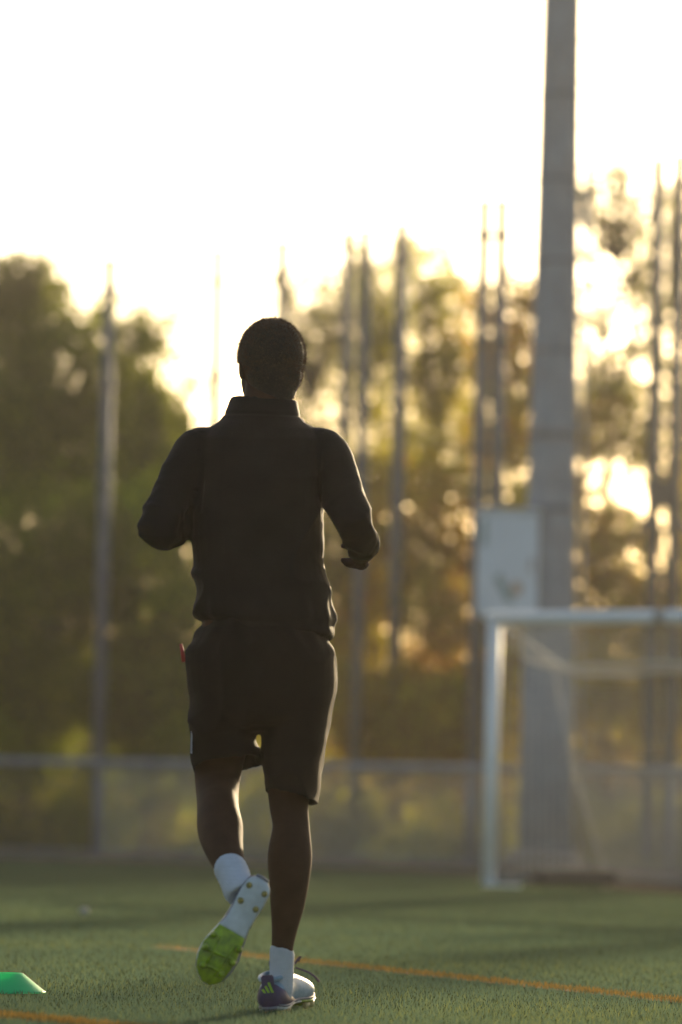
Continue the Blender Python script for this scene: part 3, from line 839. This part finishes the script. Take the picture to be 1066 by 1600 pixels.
def remesh(m, name, mat, voxel, parent, smooth_it=4, fn=None):
    me = bpy.data.meshes.new(name + '_src')
    me.from_pydata([tuple(v) for v in m.v], [], m.f); me.update()
    bm = bmesh.new(); bm.from_mesh(me); bmesh.ops.recalc_face_normals(bm, faces=bm.faces[:]); bm.to_mesh(me); bm.free()
    o = bpy.data.objects.new(name + '_src', me); col.objects.link(o)
    md = o.modifiers.new('r', 'REMESH'); md.mode = 'VOXEL'; md.voxel_size = voxel
    sm = o.modifiers.new('s', 'SMOOTH'); sm.factor = 0.5; sm.iterations = smooth_it
    dg = bpy.context.evaluated_depsgraph_get()
    me2 = bpy.data.meshes.new_from_object(o.evaluated_get(dg))
    bpy.data.objects.remove(o, do_unlink=True)
    me2.name = name
    if fn is not None:
        co = np.empty(len(me2.vertices) * 3, np.float32); me2.vertices.foreach_get('co', co); co = co.reshape(-1, 3)
        no = np.empty(len(me2.vertices) * 3, np.float32); me2.vertices.foreach_get('normal', no); no = no.reshape(-1, 3)
        disp = np.array([fn(Vector(c)) for c in co.tolist()], np.float32)
        co = co + no * disp[:, None]
        me2.vertices.foreach_set('co', co.ravel()); me2.update()
    me2.materials.clear(); me2.materials.append(mat)
    me2.polygons.foreach_set('use_smooth', [True] * len(me2.polygons))
    ob = bpy.data.objects.new(name, me2); col.objects.link(ob); ob.parent = parent
    return ob

# --- body: one continuous skin surface
m = MB()
hd = .15
turn = Matrix.Rotation(R(16), 3, 'Z')
hc = B(424, 557, hd)
def H(x, y, z): return hc + turn @ Vector((x, y, z))
m.ball(hc, (0.0785, 0.098, 0.092), 28, 20, turn)                        # cranium
m.ball(H(0, 0.030, -0.068), (0.067, 0.066, 0.072), 24, 16, turn)        # face and jaw
m.ball(B(403, 597, .20), (0.044, 0.05, 0.042), 18, 12)                  # jaw on the turned side
m.ball(H(0, 0.075, -0.112), (0.030, 0.026, 0.022), 14, 10, turn)        # chin
m.ball(H(0, 0.112, -0.050), (0.014, 0.016, 0.026), 12, 8, turn)         # nose
m.ball(H(0, 0.102, -0.083), (0.024, 0.012, 0.011), 12, 8, turn)         # lips
m.ball(H(0, 0.088, -0.012), (0.055, 0.016, 0.012), 14, 8, turn)         # brow
for sx in (-1, 1):                                                      # ears
    rot = turn @ Matrix.Rotation(R(-10 * sx), 3, 'Z') @ Matrix.Rotation(R(8), 3, 'X')
    m.ball(H(0.0800 if sx > 0 else -0.0745, 0.002, -0.036), (0.0075, 0.018, 0.029), 14, 10, rot)
tubep(m, [(421, 585, .14, 35), (418, 615, .135, 36), (415, 650, .11, 40), (412, 680, .09, 48)], 24)   # neck
rings = [ringp(330, 496, 672, .08, .085), ringp(318, 500, 700, .075, .10), ringp(318, 494, 760, .05, .112), ringp(320, 490, 830, .03, .105),
         ringp(322, 490, 900, .015, .10), ringp(318, 498, 960, 0, .105), ringp(308, 508, 1020, 0, .118), ringp(312, 508, 1070, 0, .115)]
m.loft(rings)
# arms
tubep(m, [(322, 708, .065, 25), (297, 728, .035, 25), (282, 752, .01, 24), (266, 780, -.02, 23), (253, 808, -.05, 22), (250, 824, -.05, 20), (262, 824, -.005, 20), (278, 818, .06, 20), (298, 816, .15, 19), (324, 817, .24, 15), (336, 814, .265, 14)])
tubep(m, [(496, 706, .07, 25), (518, 728, .035, 25), (530, 756, .01, 24), (542, 784, -.02, 23), (553, 810, -.05, 22), (561, 828, -.05, 20), (566, 842, -.01, 19), (568, 850, .06, 18), (570, 858, .15, 16), (570, 866, .20, 14.5)])
# legs
tubep(m, [(362, 1030, .0, 52), (354, 1090, .02, 50), (345, 1160, .045, 43), (340, 1215, .055, 36), (340, 1245, .01, 33), (341, 1268, -.055, 33), (344, 1294, -.11, 36), (348, 1318, -.17, 32), (356, 1344, -.23, 26), (364, 1364, -.265, 21), (372, 1384, -.29, 21)], 24)
tubep(m, [(462, 1030, .0, 54), (460, 1090, .02, 52), (456, 1160, .035, 44), (452, 1225, .045, 35), (452, 1262, .04, 30.5), (455, 1292, .03, 29), (453, 1336, .012, 35), (452, 1376, .012, 31.5), (449, 1416, .02, 26.5), (445, 1450, .03, 20.5), (441, 1484, .04, 17), (440, 1520, .045, 17.5), (438, 1550, .05, 20)], 24)
# right hand: palm and five fingers reaching to the left
def finger(pts, r):
    tubep(m, [(*p, rr) for p, rr in zip(pts, r)], 10)
tubep(m, [(570, 862, .20, (13, 10)), (567, 870, .235, (15, 9)), (562, 873, .27, (14, 8))], 14)
finger([(562, 864, .235), (552, 857, .25), (542, 854, .255), (533, 852, .25)], (6, 5.6, 5.2, 4.2))           # thumb
finger([(562, 871, .27), (551, 875, .295), (542, 876, .30), (534, 875, .285)], (5.8, 5.4, 5, 4))              # index
finger([(565, 876, .275), (555, 882, .30), (546, 883, .305), (539, 880, .285)], (5.8, 5.4, 5, 4))             # middle
finger([(569, 880, .27), (562, 884, .295), (553, 884, .30), (548, 880, .28)], (5.6, 5.2, 4.8, 3.8))           # ring
finger([(573, 881, .262), (569, 886, .28), (561, 887, .285), (556, 884, .27)], (5, 4.6, 4.2, 3.4))            # little
# left hand: relaxed half-closed in front of the belly
tubep(m, [(336, 814, .265, (13, 10)), (348, 808, .29, (14.5, 9)), (360, 802, .31, (14, 8))], 14)
finger([(346, 804, .285), (354, 795, .29), (364, 791, .30), (371, 790, .31)], (6, 5.6, 5.2, 4.2))
finger([(360, 794, .31), (371, 792, .33), (376, 797, .345), (372, 803, .345)], (5.8, 5.4, 5, 4))
finger([(361, 800, .312), (373, 799, .335), (378, 804, .35), (373, 810, .348)], (5.8, 5.4, 5, 4))
finger([(360, 806, .31), (371, 806, .33), (376, 811, .343), (371, 816, .34)], (5.6, 5.2, 4.8, 3.8))
finger([(358, 811, .305), (367, 812, .32), (371, 816, .33), (367, 820, .326)], (5, 4.6, 4.2, 3.4))
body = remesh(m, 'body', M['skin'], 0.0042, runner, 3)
for sx in (-1, 1):
    e_ = MB(); e_.ball(H(sx * 0.030, 0.088, -0.030), 0.0115, 12, 8); e_.build('eye', M['eye'], body, True)

# --- hair: close cap with short fuzz
m = MB()
rr = (0.0835, 0.102, 0.0965)
m.ball(hc, rr, 36, 26, turn)
m.ball(H(0, -0.034, -0.050), (0.071, 0.062, 0.066), 28, 20, turn)     # nape
m.tube([H(0, -0.035, -0.06), H(0, -0.030, -0.115)], [0.063, 0.054], 24)
hair = remesh(m, 'hair', M['hair'], 0.004, runner, 3, lambda c: 0.0012 * mnoise.noise(c * 90))
bm = bmesh.new(); bm.from_mesh(hair.data)
# cut the face free: hairline runs from the forehead back over the ears to the nape
bmesh.ops.bisect_plane(bm, geom=bm.verts[:] + bm.edges[:] + bm.faces[:], plane_co=H(0, 0.020, -0.028), plane_no=turn @ Vector((0, 0.72, -0.70)), clear_outer=True)
bmesh.ops.holes_fill(bm, edges=[e for e in bm.edges if e.is_boundary])
bm.to_mesh(hair.data); bm.free()
n = 24000
hm = hair.data; hm.update()
hv = np.empty(len(hm.vertices) * 3, np.float32); hm.vertices.foreach_get('co', hv); hv = hv.reshape(-1, 3)
hn = np.empty(len(hm.vertices) * 3, np.float32); hm.vertices.foreach_get('normal', hn); hn = hn.reshape(-1, 3)
cutn = np.array(turn @ Vector((0, 0.72, -0.70)))
good = np.where(hn @ cutn < 0.9)[0]
pick = rng.choice(good, n)
d_ = hn[pick]; p = hv[pick] + rng.normal(0, 0.0012, (n, 3))
low = np.clip((p[:, 2] - (hc.z - 0.11)) / 0.06, 0.25, 1)
tip = p + (d_ + rng.normal(0, 0.35, d_.shape)) * (rng.uniform(0.003, 0.0095, n) * low)[:, None]
sd = np.cross(d_, rng.normal(size=d_.shape)); sd /= np.linalg.norm(sd, axis=1)[:, None]; sd *= 0.0004
tri = np.stack([p - sd, p + sd, tip], 1).reshape(-1, 3)
M['fuzz'] = pmat('rim_lit_hair_tips', (0.085, 0.040, 0.018), 0.7, 0.3, 60)  # lighter than the hair so the colour carries the sun's warm rim
fz = np_mesh('hair_fuzz', tri, 3, M['fuzz'], None, parent=hair); fz['kind'] = 'stuff'
m = MB()
for (a, b, c) in (((449, 598), (457, 603), (463, 611)), ((450, 603), (455, 613), (454, 623)), ((448, 600), (458, 600), (461, 605))):
    m.tube([B(*a, .10), B(*b, .095), B(*c, .09)], [0.004, 0.003, 0.0015], 6)
m.build('loose_strands', M['hair'], runner, True)

# --- jacket
m = MB()
rings = [ringp(320, 508, 984, 0, .112, slant=4), ringp(313, 515, 986, 0, .126, slant=5), ringp(306, 520, 974, 0, .134, slant=6), ringp(301, 520, 955, 0, .136, slant=5), ringp(303, 516, 930, .002, .132, slant=3), ringp(302, 511, 890, .01, .130),
         ringp(297, 507, 845, .022, .130), ringp(295, 505, 800, .035, .132), ringp(302, 505, 755, .05, .134), ringp(304, 507, 715, .065, .128),
         ringp(310, 508, 690, .075, .116), ringp(326, 496, 673, .085, .100), ringp(344, 478, 660, .095, .088), ringp(352, 470, 648, .105, .080), ringp(357, 467, 636, .118, .074),
         ringp(361, 465, 625, .13, .072, slant=2), ringp(366, 461, 624, .13, .068, slant=2), ringp(368, 458, 640, .118, .064), ringp(366, 460, 660, .10, .064)]
m.loft(rings)
tubep(m, [(328, 706, .07, 37), (312, 708, .06, 38), (297, 728, .035, 36), (282, 752, .01, 34), (266, 780, -.02, 33), (253, 808, -.05, 31.5), (248, 826, -.055, 29), (260, 824, -.01, 32), (276, 816, .05, 34), (296, 812, .14, 34), (322, 819, .235, 19), (328, 817, .25, 18)], 24)
tubep(m, [(484, 708, .07, 37), (506, 708, .06, 37), (518, 728, .035, 36), (530, 756, .01, 34), (542, 784, -.02, 33), (553, 810, -.05, 32), (561, 828, -.06, 30), (566, 842, -.02, 28), (568, 848, .04, 27), (569, 852, .10, 25), (570, 856, .16, 22), (570, 861, .20, 19)], 24)
sleeveR = B(566, 840, 0.05); sleeveL = B(270, 832, 0.02)
armR = (B(506, 708, .06), B(561, 828, -.06)); armL = (B(312, 708, .06), B(248, 826, -.055))
hemz = B(410, 978, 0).z; colz = B(410, 640, .1).z
def jf(c):
    z = c.z
    d = -0.003
    # soft diagonal drapes over the back
    q = Vector((c.x * 2.2 + z * 1.6, c.y * 1.5, z * 5.0 - c.x * 5.5))
    d += 0.012 * mnoise.noise(q * 1.0)
    q2 = Vector((c.x * 5 + z * 3, c.y * 3, z * 12 - c.x * 10))
    d += 0.005 * mnoise.noise(q2)
    def ridge(v): return (1 - min(1, abs(mnoise.noise(v)) * 2.2)) ** 3
    d += 0.010 * ridge(Vector((c.x * 2.5 + z * 1.5 + 7, c.y * 2.0, z * 4.2 - c.x * 4.0))) ** 1.6 * min(1, max(0, (hemz + 0.45 - z) / 0.2))
    d += 0.006 * ridge(Vector((c.x * 4 - z * 3 + 2, c.y * 2.0, z * 6.5 + c.x * 5.0))) ** 1.5 * min(1, max(0, (hemz + 0.30 - z) / 0.2))
    for a in (armR[1], armL[1]):
        w = math.exp(-((c - a).length / 0.11) ** 2)
        d += 0.008 * w * ridge(Vector((c.x * 6, c.y * 5, z * 11)))
    # gathered blouse above the hem
    hb = math.exp(-((z - hemz - 0.035) / 0.05) ** 2)
    d += hb * (0.006 * math.sin(math.atan2(c.y, c.x - 0.0) * 9 + 3 * mnoise.noise(c * 9)) * 0.6 + 0.004 * mnoise.noise(Vector((c.x * 22, c.y * 22, z * 10))))
    d -= 0.006 * math.exp(-((z - hemz - 0.002) / 0.012) ** 2)
    # scrunched sleeve ends
    for s, k in ((sleeveR, 1.0), (sleeveL, 0.7)):
        if (s is sleeveR and c.x < s.x - 0.055) or (s is sleeveL and c.x > s.x + 0.03): continue
        r_ = (c - s).length
        w = math.exp(-(r_ / 0.10) ** 2)
        d += w * k * (0.0065 * math.sin((c.y * 95 + z * 70) + 5 * mnoise.noise(c * 14)) + 0.004 * mnoise.noise(c * 38))
    # seam that joins sleeve and back
    for a in (armR[0], armL[0]):
        sx = 1 if a is armR[0] else -1
        xs_ = a.x - sx * 0.006
        w = math.exp(-((c.x - xs_) / 0.005) ** 2) * (1 if c.y < 0.06 else 0) * (1 if a.z - 0.16 < z < a.z + 0.05 else 0)
        d -= 0.0028 * w
    # collar seam and shoulder yoke
    d -= 0.003 * math.exp(-((z - colz + 0.016) / 0.004) ** 2)
    return d
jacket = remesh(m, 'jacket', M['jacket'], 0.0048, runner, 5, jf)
# --- shorts
m = MB()
rings = [ringp(322, 504, 968, 0, .118), ringp(316, 508, 980, 0, .124), ringp(303, 514, 993, 0, .130), ringp(293, 521, 1012, 0, .138), ringp(289, 525, 1036, 0, .144), ringp(293, 525, 1062, 0, .142),
         ringp(297, 521, 1090, 0, .136), ringp(299, 517, 1118, 0.005, .128), ringp(312, 505, 1136, .01, .112), ringp(350, 468, 1146, .01, .07)]
m.loft(rings)
rings = [ringp(305, 400, 1050, 0.0, .10), ringp(298, 405, 1090, .005, .118), ringp(296, 402, 1130, .015, .12), ringp(296, 397, 1158, .025, .112, tilt=5, slant=-2),
         ringp(297, 406, 1182, .03, .105, tilt=10, slant=-7), ringp(299, 410, 1199, .03, .10, tilt=14, slant=-9), ringp(308, 401, 1197, .03, .086, tilt=14, slant=-9), ringp(312, 394, 1165, .03, .08, tilt=8), ringp(330, 375, 1140, .02, .05)]
m.loft(rings)
rings = [ringp(420, 520, 1050, 0.0, .10), ringp(412, 521, 1090, .005, .118), ringp(409, 517, 1130, .015, .12), ringp(411, 511, 1165, .02, .118), ringp(411, 505, 1205, .025, .114, slant=3),
         ringp(414, 501, 1235, .03, .112, tilt=5, slant=7), ringp(414, 500, 1249, .03, .112, tilt=6, slant=9), ringp(423, 491, 1247, .03, .098, tilt=6, slant=9), ringp(424, 492, 1215, .028, .09, slant=3), ringp(440, 480, 1190, .02, .05)]
m.loft(rings)
def sf(c):
    z = c.z; d = -0.004
    d += 0.006 * mnoise.noise(Vector((c.x * 11 + z * 2, c.y * 8, z * 3.2)))
    d += 0.003 * mnoise.noise(Vector((c.x * 8 - z * 9, c.y * 8, z * 17 + c.x * 6)))
    d += 0.007 * (1 - min(1, abs(mnoise.noise(Vector((c.x * 7 + z * 1.5, c.y * 4, z * 3.0 - c.x * 3)))) * 2.2)) ** 3
    d += 0.0025 * (1 - min(1, abs(mnoise.noise(Vector((c.x * 5 - z * 7, c.y * 4 + 3, z * 8)))) * 2.2)) ** 3
    hz = B(410, 985, 0).z
    d += 0.004 * math.exp(-((z - hz + 0.02) / 0.03) ** 2) * math.sin(c.x * 90 + 3 * mnoise.noise(c * 10))
    return d
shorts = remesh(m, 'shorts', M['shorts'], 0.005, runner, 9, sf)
m = MB(); m.tube([B(283, 1006, 0.0), B(285, 1016, 0.0), B(288, 1034, -0.005)], [0.0035, 0.005, 0.006], 6); m.build('pocket_tag', M['red'], shorts, True)
m = MB(); m.box(B(299.5, 1160, -0.028), (0.004, 0.022, 0.055)); m.build('side_print', M['palemark'], shorts)

# --- socks
m = MB(); tubep(m, [(359, 1355, -.250, 23.5), (360, 1357, -.256, 26), (364, 1365, -.268, 26), (369, 1378, -.285, 25), (374, 1390, -.30, 26), (378, 1398, -.31, 24)], 20)
def kf(c): return 0.0004 * math.sin(c.z * 620) + 0.0016 * mnoise.noise(c * 40)
remesh(m, 'sock', M['sock'], 0.0035, runner, 2, kf)
m = MB(); tubep(m, [(441.5, 1481, .04, 17), (441, 1484, .04, 19.5), (440.5, 1505, .043, 19), (440, 1525, .046, 19), (438, 1545, .05, 20.5), (437, 1560, .055, 19)], 20)
remesh(m, 'sock', M['sock'], 0.0035, runner, 2, kf)

# --- boots
def boot(mat, mirror, name_extra, laces=True):
    """local: x width, y heel->toe, z up; returns parts parented to runner"""
    L = 0.285
    #      y     cx    half width  top   sole
    prof = [(0.000, 0.000, 0.016, 0.050, 0.012), (0.006, 0.000, 0.026, 0.068, 0.006), (0.025, 0.000, 0.0345, 0.078, 0.004), (0.055, 0.000, 0.036, 0.080, 0.004), (0.090, -0.001, 0.033, 0.086, 0.007),
            (0.125, 0.000, 0.033, 0.086, 0.008), (0.160, 0.003, 0.040, 0.076, 0.006), (0.200, 0.006, 0.048, 0.064, 0.003), (0.235, 0.004, 0.046, 0.054, 0.004), (0.262, 0.000, 0.037, 0.043, 0.008), (0.280, -0.004, 0.020, 0.030, 0.013), (L, -0.005, 0.008, 0.024, 0.016)]
    n = 28
    def ring(p, grow=0.0, ztop=None):
        y, cx, hw, top, bot = p
        out = []
        for k in range(n):
            a = 2 * math.pi * k / n; ca, sa = math.cos(a), math.sin(a)
            h = (top - bot) / 2; zc = (top + bot) / 2
            x = math.copysign(abs(ca) ** 0.75, ca) * (hw + grow)
            z = math.copysign(abs(sa) ** 0.8, sa) * (h + grow)
            if sa > 0: x *= (1 - 0.22 * sa)
            out.append(Vector(((cx + x) * mirror, y, zc + z)))
        return out
    def put(mb, nm, mt, smooth=True, parent=runner):
        mb.v = [tuple(mat @ Vector(v)) for v in mb.v]
        o = mb.build(nm, mt, parent, smooth)
        me = o.data
        bm = bmesh.new(); bm.from_mesh(me); bmesh.ops.recalc_face_normals(bm, faces=bm.faces[:]); bm.to_mesh(me); bm.free()
        return o
    m = MB(); m.loft([ring(p) for p in prof])
    upper = put(m, 'boot', M['shoe'])
    sub = upper.modifiers.new('sub', 'SUBSURF'); sub.levels = 1; sub.render_levels = 2
    # collar of the boot
    m = MB(); c_ = []
    for k in range(18):
        a = 2 * math.pi * k / 18
        c_.append(Vector((mirror * 0.030 * math.cos(a), 0.052 + 0.045 * math.sin(a), 0.080 + 0.006 * math.sin(a))))
    m.tube(c_ + [c_[0]], 0.006, 8, cap=False); put(m, 'ankle_collar', M['shoe'], parent=upper)
    # sole plate: pale heel and arch, lime forefoot
    def plate(y0, y1, nm, mt, th=0.005, grow=0.0006):
        yy = np.linspace(y0, y1, 14); m = MB(); rg = []
        for y in yy:
            P_ = np.array(prof); hw = np.interp(y, P_[:, 0], P_[:, 2]) + grow; cx = np.interp(y, P_[:, 0], P_[:, 1]); bt = np.interp(y, P_[:, 0], P_[:, 4])
            r_ = []
            for k in range(16):
                a = 2 * math.pi * k / 16
                r_.append(Vector(((cx + hw * 0.98 * math.copysign(abs(math.cos(a)) ** 0.7, math.cos(a))) * mirror, y, bt + 0.001 + th * math.sin(a))))
            rg.append(r_)
        m.loft(rg); return put(m, nm, mt, parent=upper)
    plate(0.000, 0.150, 'heel_plate', M['whiteplate'])
    plate(0.146, 0.284, 'forefoot_plate', M['lime'], 0.0058)
    # ridges of the forefoot plate
    for (ya, xa, yb, xb) in ((0.172, -0.02, 0.262, -0.012), (0.172, 0.022, 0.250, 0.02), (0.205, -0.035, 0.215, 0.04), (0.243, -0.03, 0.250, 0.03)):
        m = MB(); m.tube([Vector((xa * mirror, ya, -0.002)), Vector(((xa + xb) / 2 * mirror, (ya + yb) / 2, -0.004)), Vector((xb * mirror, yb, -0.001))], 0.004, 6); put(m, 'plate_ridge', M['lime'], parent=upper)
    for (x, y) in ((-0.022, 0.030), (0.022, 0.030), (-0.022, 0.072), (0.022, 0.072)):
        m = MB(); m.tube([Vector((x * mirror, y, 0.003)), Vector((x * mirror, y, -0.006)), Vector((x * mirror, y, -0.013))], [0.0085, 0.006, 0.0045], 10); put(m, 'heel_stud', M['stud'] if name_extra == 'air' else M['studlit'], parent=upper)
    for (x, y) in ((-0.034, 0.176), (0.040, 0.176), (-0.036, 0.212), (0.042, 0.212), (-0.026, 0.250), (0.026, 0.252)):
        m = MB(); m.tube([Vector((x * mirror, y, 0.001)), Vector((x * mirror, y, -0.008)), Vector((x * mirror, y, -0.014))], [0.0095, 0.0075, 0.005], 10); put(m, 'front_stud', M['lime'] if name_extra == 'air' else M['studlit'], parent=upper)
    # purple heel counter
    m = MB(); rg = []
    for y, hz in ((-0.0022, 0.052), (0.006, 0.066), (0.025, 0.058), (0.060, 0.042), (0.100, 0.026), (0.120, 0.016)):
        P_ = np.array(prof); hw = np.interp(max(y, 0), P_[:, 0], P_[:, 2]) + 0.0022
        cx = np.interp(max(y, 0), P_[:, 0], P_[:, 1]); r_ = []
        for k in range(20):
            a = 2 * math.pi * k / 20; ca, sa = math.cos(a), math.sin(a)
            z0_ = 0.008; zc = (hz + z0_) / 2; h = (hz - z0_) / 2
            x = math.copysign(abs(ca) ** 0.6, ca) * hw * (1 - 0.10 * max(0, sa))
            r_.append(Vector(((cx + x) * mirror, y, zc + h * math.copysign(abs(sa) ** 0.7, sa))))
        rg.append(r_)
    m.loft(rg); put(m, 'heel_counter', M['purple'], parent=upper)
    m = MB(); m.bbox_bevel((0, -0.0025, 0.062), (0.030, 0.006, 0.050), 0.0025); put(m, 'heel_tab', M['purple'], False, parent=upper)
    # three slanted bars on the heel tab
    for k, (x0, w, h) in enumerate(((-0.0125, 0.0055, 0.010), (-0.0045, 0.0055, 0.017), (0.0035, 0.0055, 0.025))):
        x0 *= 1.15; s_ = 0.004
        b0_, t0_ = 0.046, 0.046 + h
        v = [Vector((x0 + s_, -0.0062, b0_)), Vector((x0 + s_ + w, -0.0062, b0_)), Vector((x0 + w - s_ * h / .025, -0.0062, t0_)), Vector((x0 - s_ * h / .025, -0.0062, t0_ - 0.002))]
        v += [p + Vector((0, 0.002, 0)) for p in v]
        m = MB(); m.add(v, [(0, 1, 2, 3), (7, 6, 5, 4), (0, 4, 5, 1), (1, 5, 6, 2), (2, 6, 7, 3), (3, 7, 4, 0)]); put(m, 'heel_mark', M['logo'], False, parent=upper)
    m = MB(); yy = np.linspace(0, 0.262, 18); P_ = np.array(prof)
    for sgn in (-1, 1):
        m.tube([Vector((sgn * mirror * (np.interp(y, P_[:, 0], P_[:, 2]) - 0.0005), y, np.interp(y, P_[:, 0], P_[:, 4]) + 0.007)) for y in yy], 0.0030, 6)
    m.tube([Vector((-0.017 * mirror, -0.001, 0.010)), Vector((0, -0.003, 0.009)), Vector((0.017 * mirror, -0.001, 0.010))], 0.0042, 6)
    put(m, 'midsole_line', M['greyrub'], parent=upper)
    # tongue and laces
    m = MB(); m.tube([Vector((0, 0.150, 0.066)), Vector((0, 0.115, 0.086)), Vector((0, 0.090, 0.104)), Vector((0, 0.082, 0.112))], [(0.016, 0.004), (0.020, 0.004), (0.020, 0.004), (0.016, 0.004)], 10); put(m, 'tongue', M['lace'], parent=upper)
    for k in range(5):
        y = 0.105 + 0.017 * k; z = np.interp(y, P_[:, 0], P_[:, 3]) + 0.002
        m = MB(); m.tube([Vector((-0.02, y - 0.004, z - 0.007)), Vector((0, y + 0.002, z + 0.002)), Vector((0.02, y - 0.004, z - 0.007))], 0.0026, 6); put(m, 'lace', M['lace'], parent=upper)
    return upper, put

# planted foot
az = R(14)
yax = Vector((math.sin(az) * math.cos(R(4)), math.cos(az) * math.cos(R(4)), math.sin(R(4)))).normalized()
zax = Vector((0, 0, 1)) - yax * yax.z; zax = (zax + Vector((-0.10, 0, 0))).normalized(); zax = (zax - yax * zax.dot(yax)).normalized()
xax = yax.cross(zax)
Mt = Matrix(((xax.x, yax.x, zax.x, 0), (xax.y, yax.y, zax.y, 0), (xax.z, yax.z, zax.z, 0), (0, 0, 0, 1)))
Mt = Matrix.Translation(B(423, 1582, 0.0)) @ Mt @ Matrix.Scale(1.07, 4)
bootR, putR = boot(Mt, 1, 'ground')
m = MB(); m.tube([B(462, 1512, .13), B(474, 1516, .135), B(484, 1520, .13), B(492, 1526, .125), B(499, 1534, .12)], [0.0028, 0.0028, 0.0030, 0.0034, 0.0036], 6); m.build('loose_lace', M['lace'], bootR, True)
m = MB(); m.tube([B(460, 1507, .12), B(466, 1498, .12), B(470, 1494, .12), B(466, 1502, .12)], 0.003, 6); m.build('lace_loop', M['lace'], bootR, True)
# lifted foot, sole turned to the camera
hpt = B(411, 1373, -.335); tpt = B(317, 1541, -.375)
yax = (tpt - hpt).normalized()
zax = Vector((-0.25, 0.95, -0.20)); zax = (zax - yax * zax.dot(yax)).normalized()
xax = yax.cross(zax)
Ml = Matrix(((xax.x, yax.x, zax.x, hpt.x), (xax.y, yax.y, zax.y, hpt.y), (xax.z, yax.z, zax.z, hpt.z), (0, 0, 0, 1)))
boot(Ml @ Matrix.Diagonal((0.96, 1.0, 1.0, 1.0)), -1, 'air')

# ------------------------------------------------------------------ air
def haze():
    m = MB(); m.box((0, 270, 6.15), (860, 690, 15.3))
    mt = bpy.data.materials.new('haze_air'); mt.use_nodes = True
    nt = mt.node_tree; nt.nodes.clear()
    out = nt.nodes.new('ShaderNodeOutputMaterial'); pv = nt.nodes.new('ShaderNodeVolumePrincipled')
    pv.inputs['Color'].default_value = (0.96, 0.92, 0.85, 1)
    pv.inputs['Density'].default_value = 0.00045  # haze also added to lift the blacks like veiling glare in the lens
    pv.inputs['Anisotropy'].default_value = 0.55
    nt.links.new(pv.outputs[0], out.inputs['Volume'])
    o = m.build('haze', mt)
    tag(o, 'thin warm haze over the pitch, standing in for lens glare too', 'haze', kind='stuff')
haze()
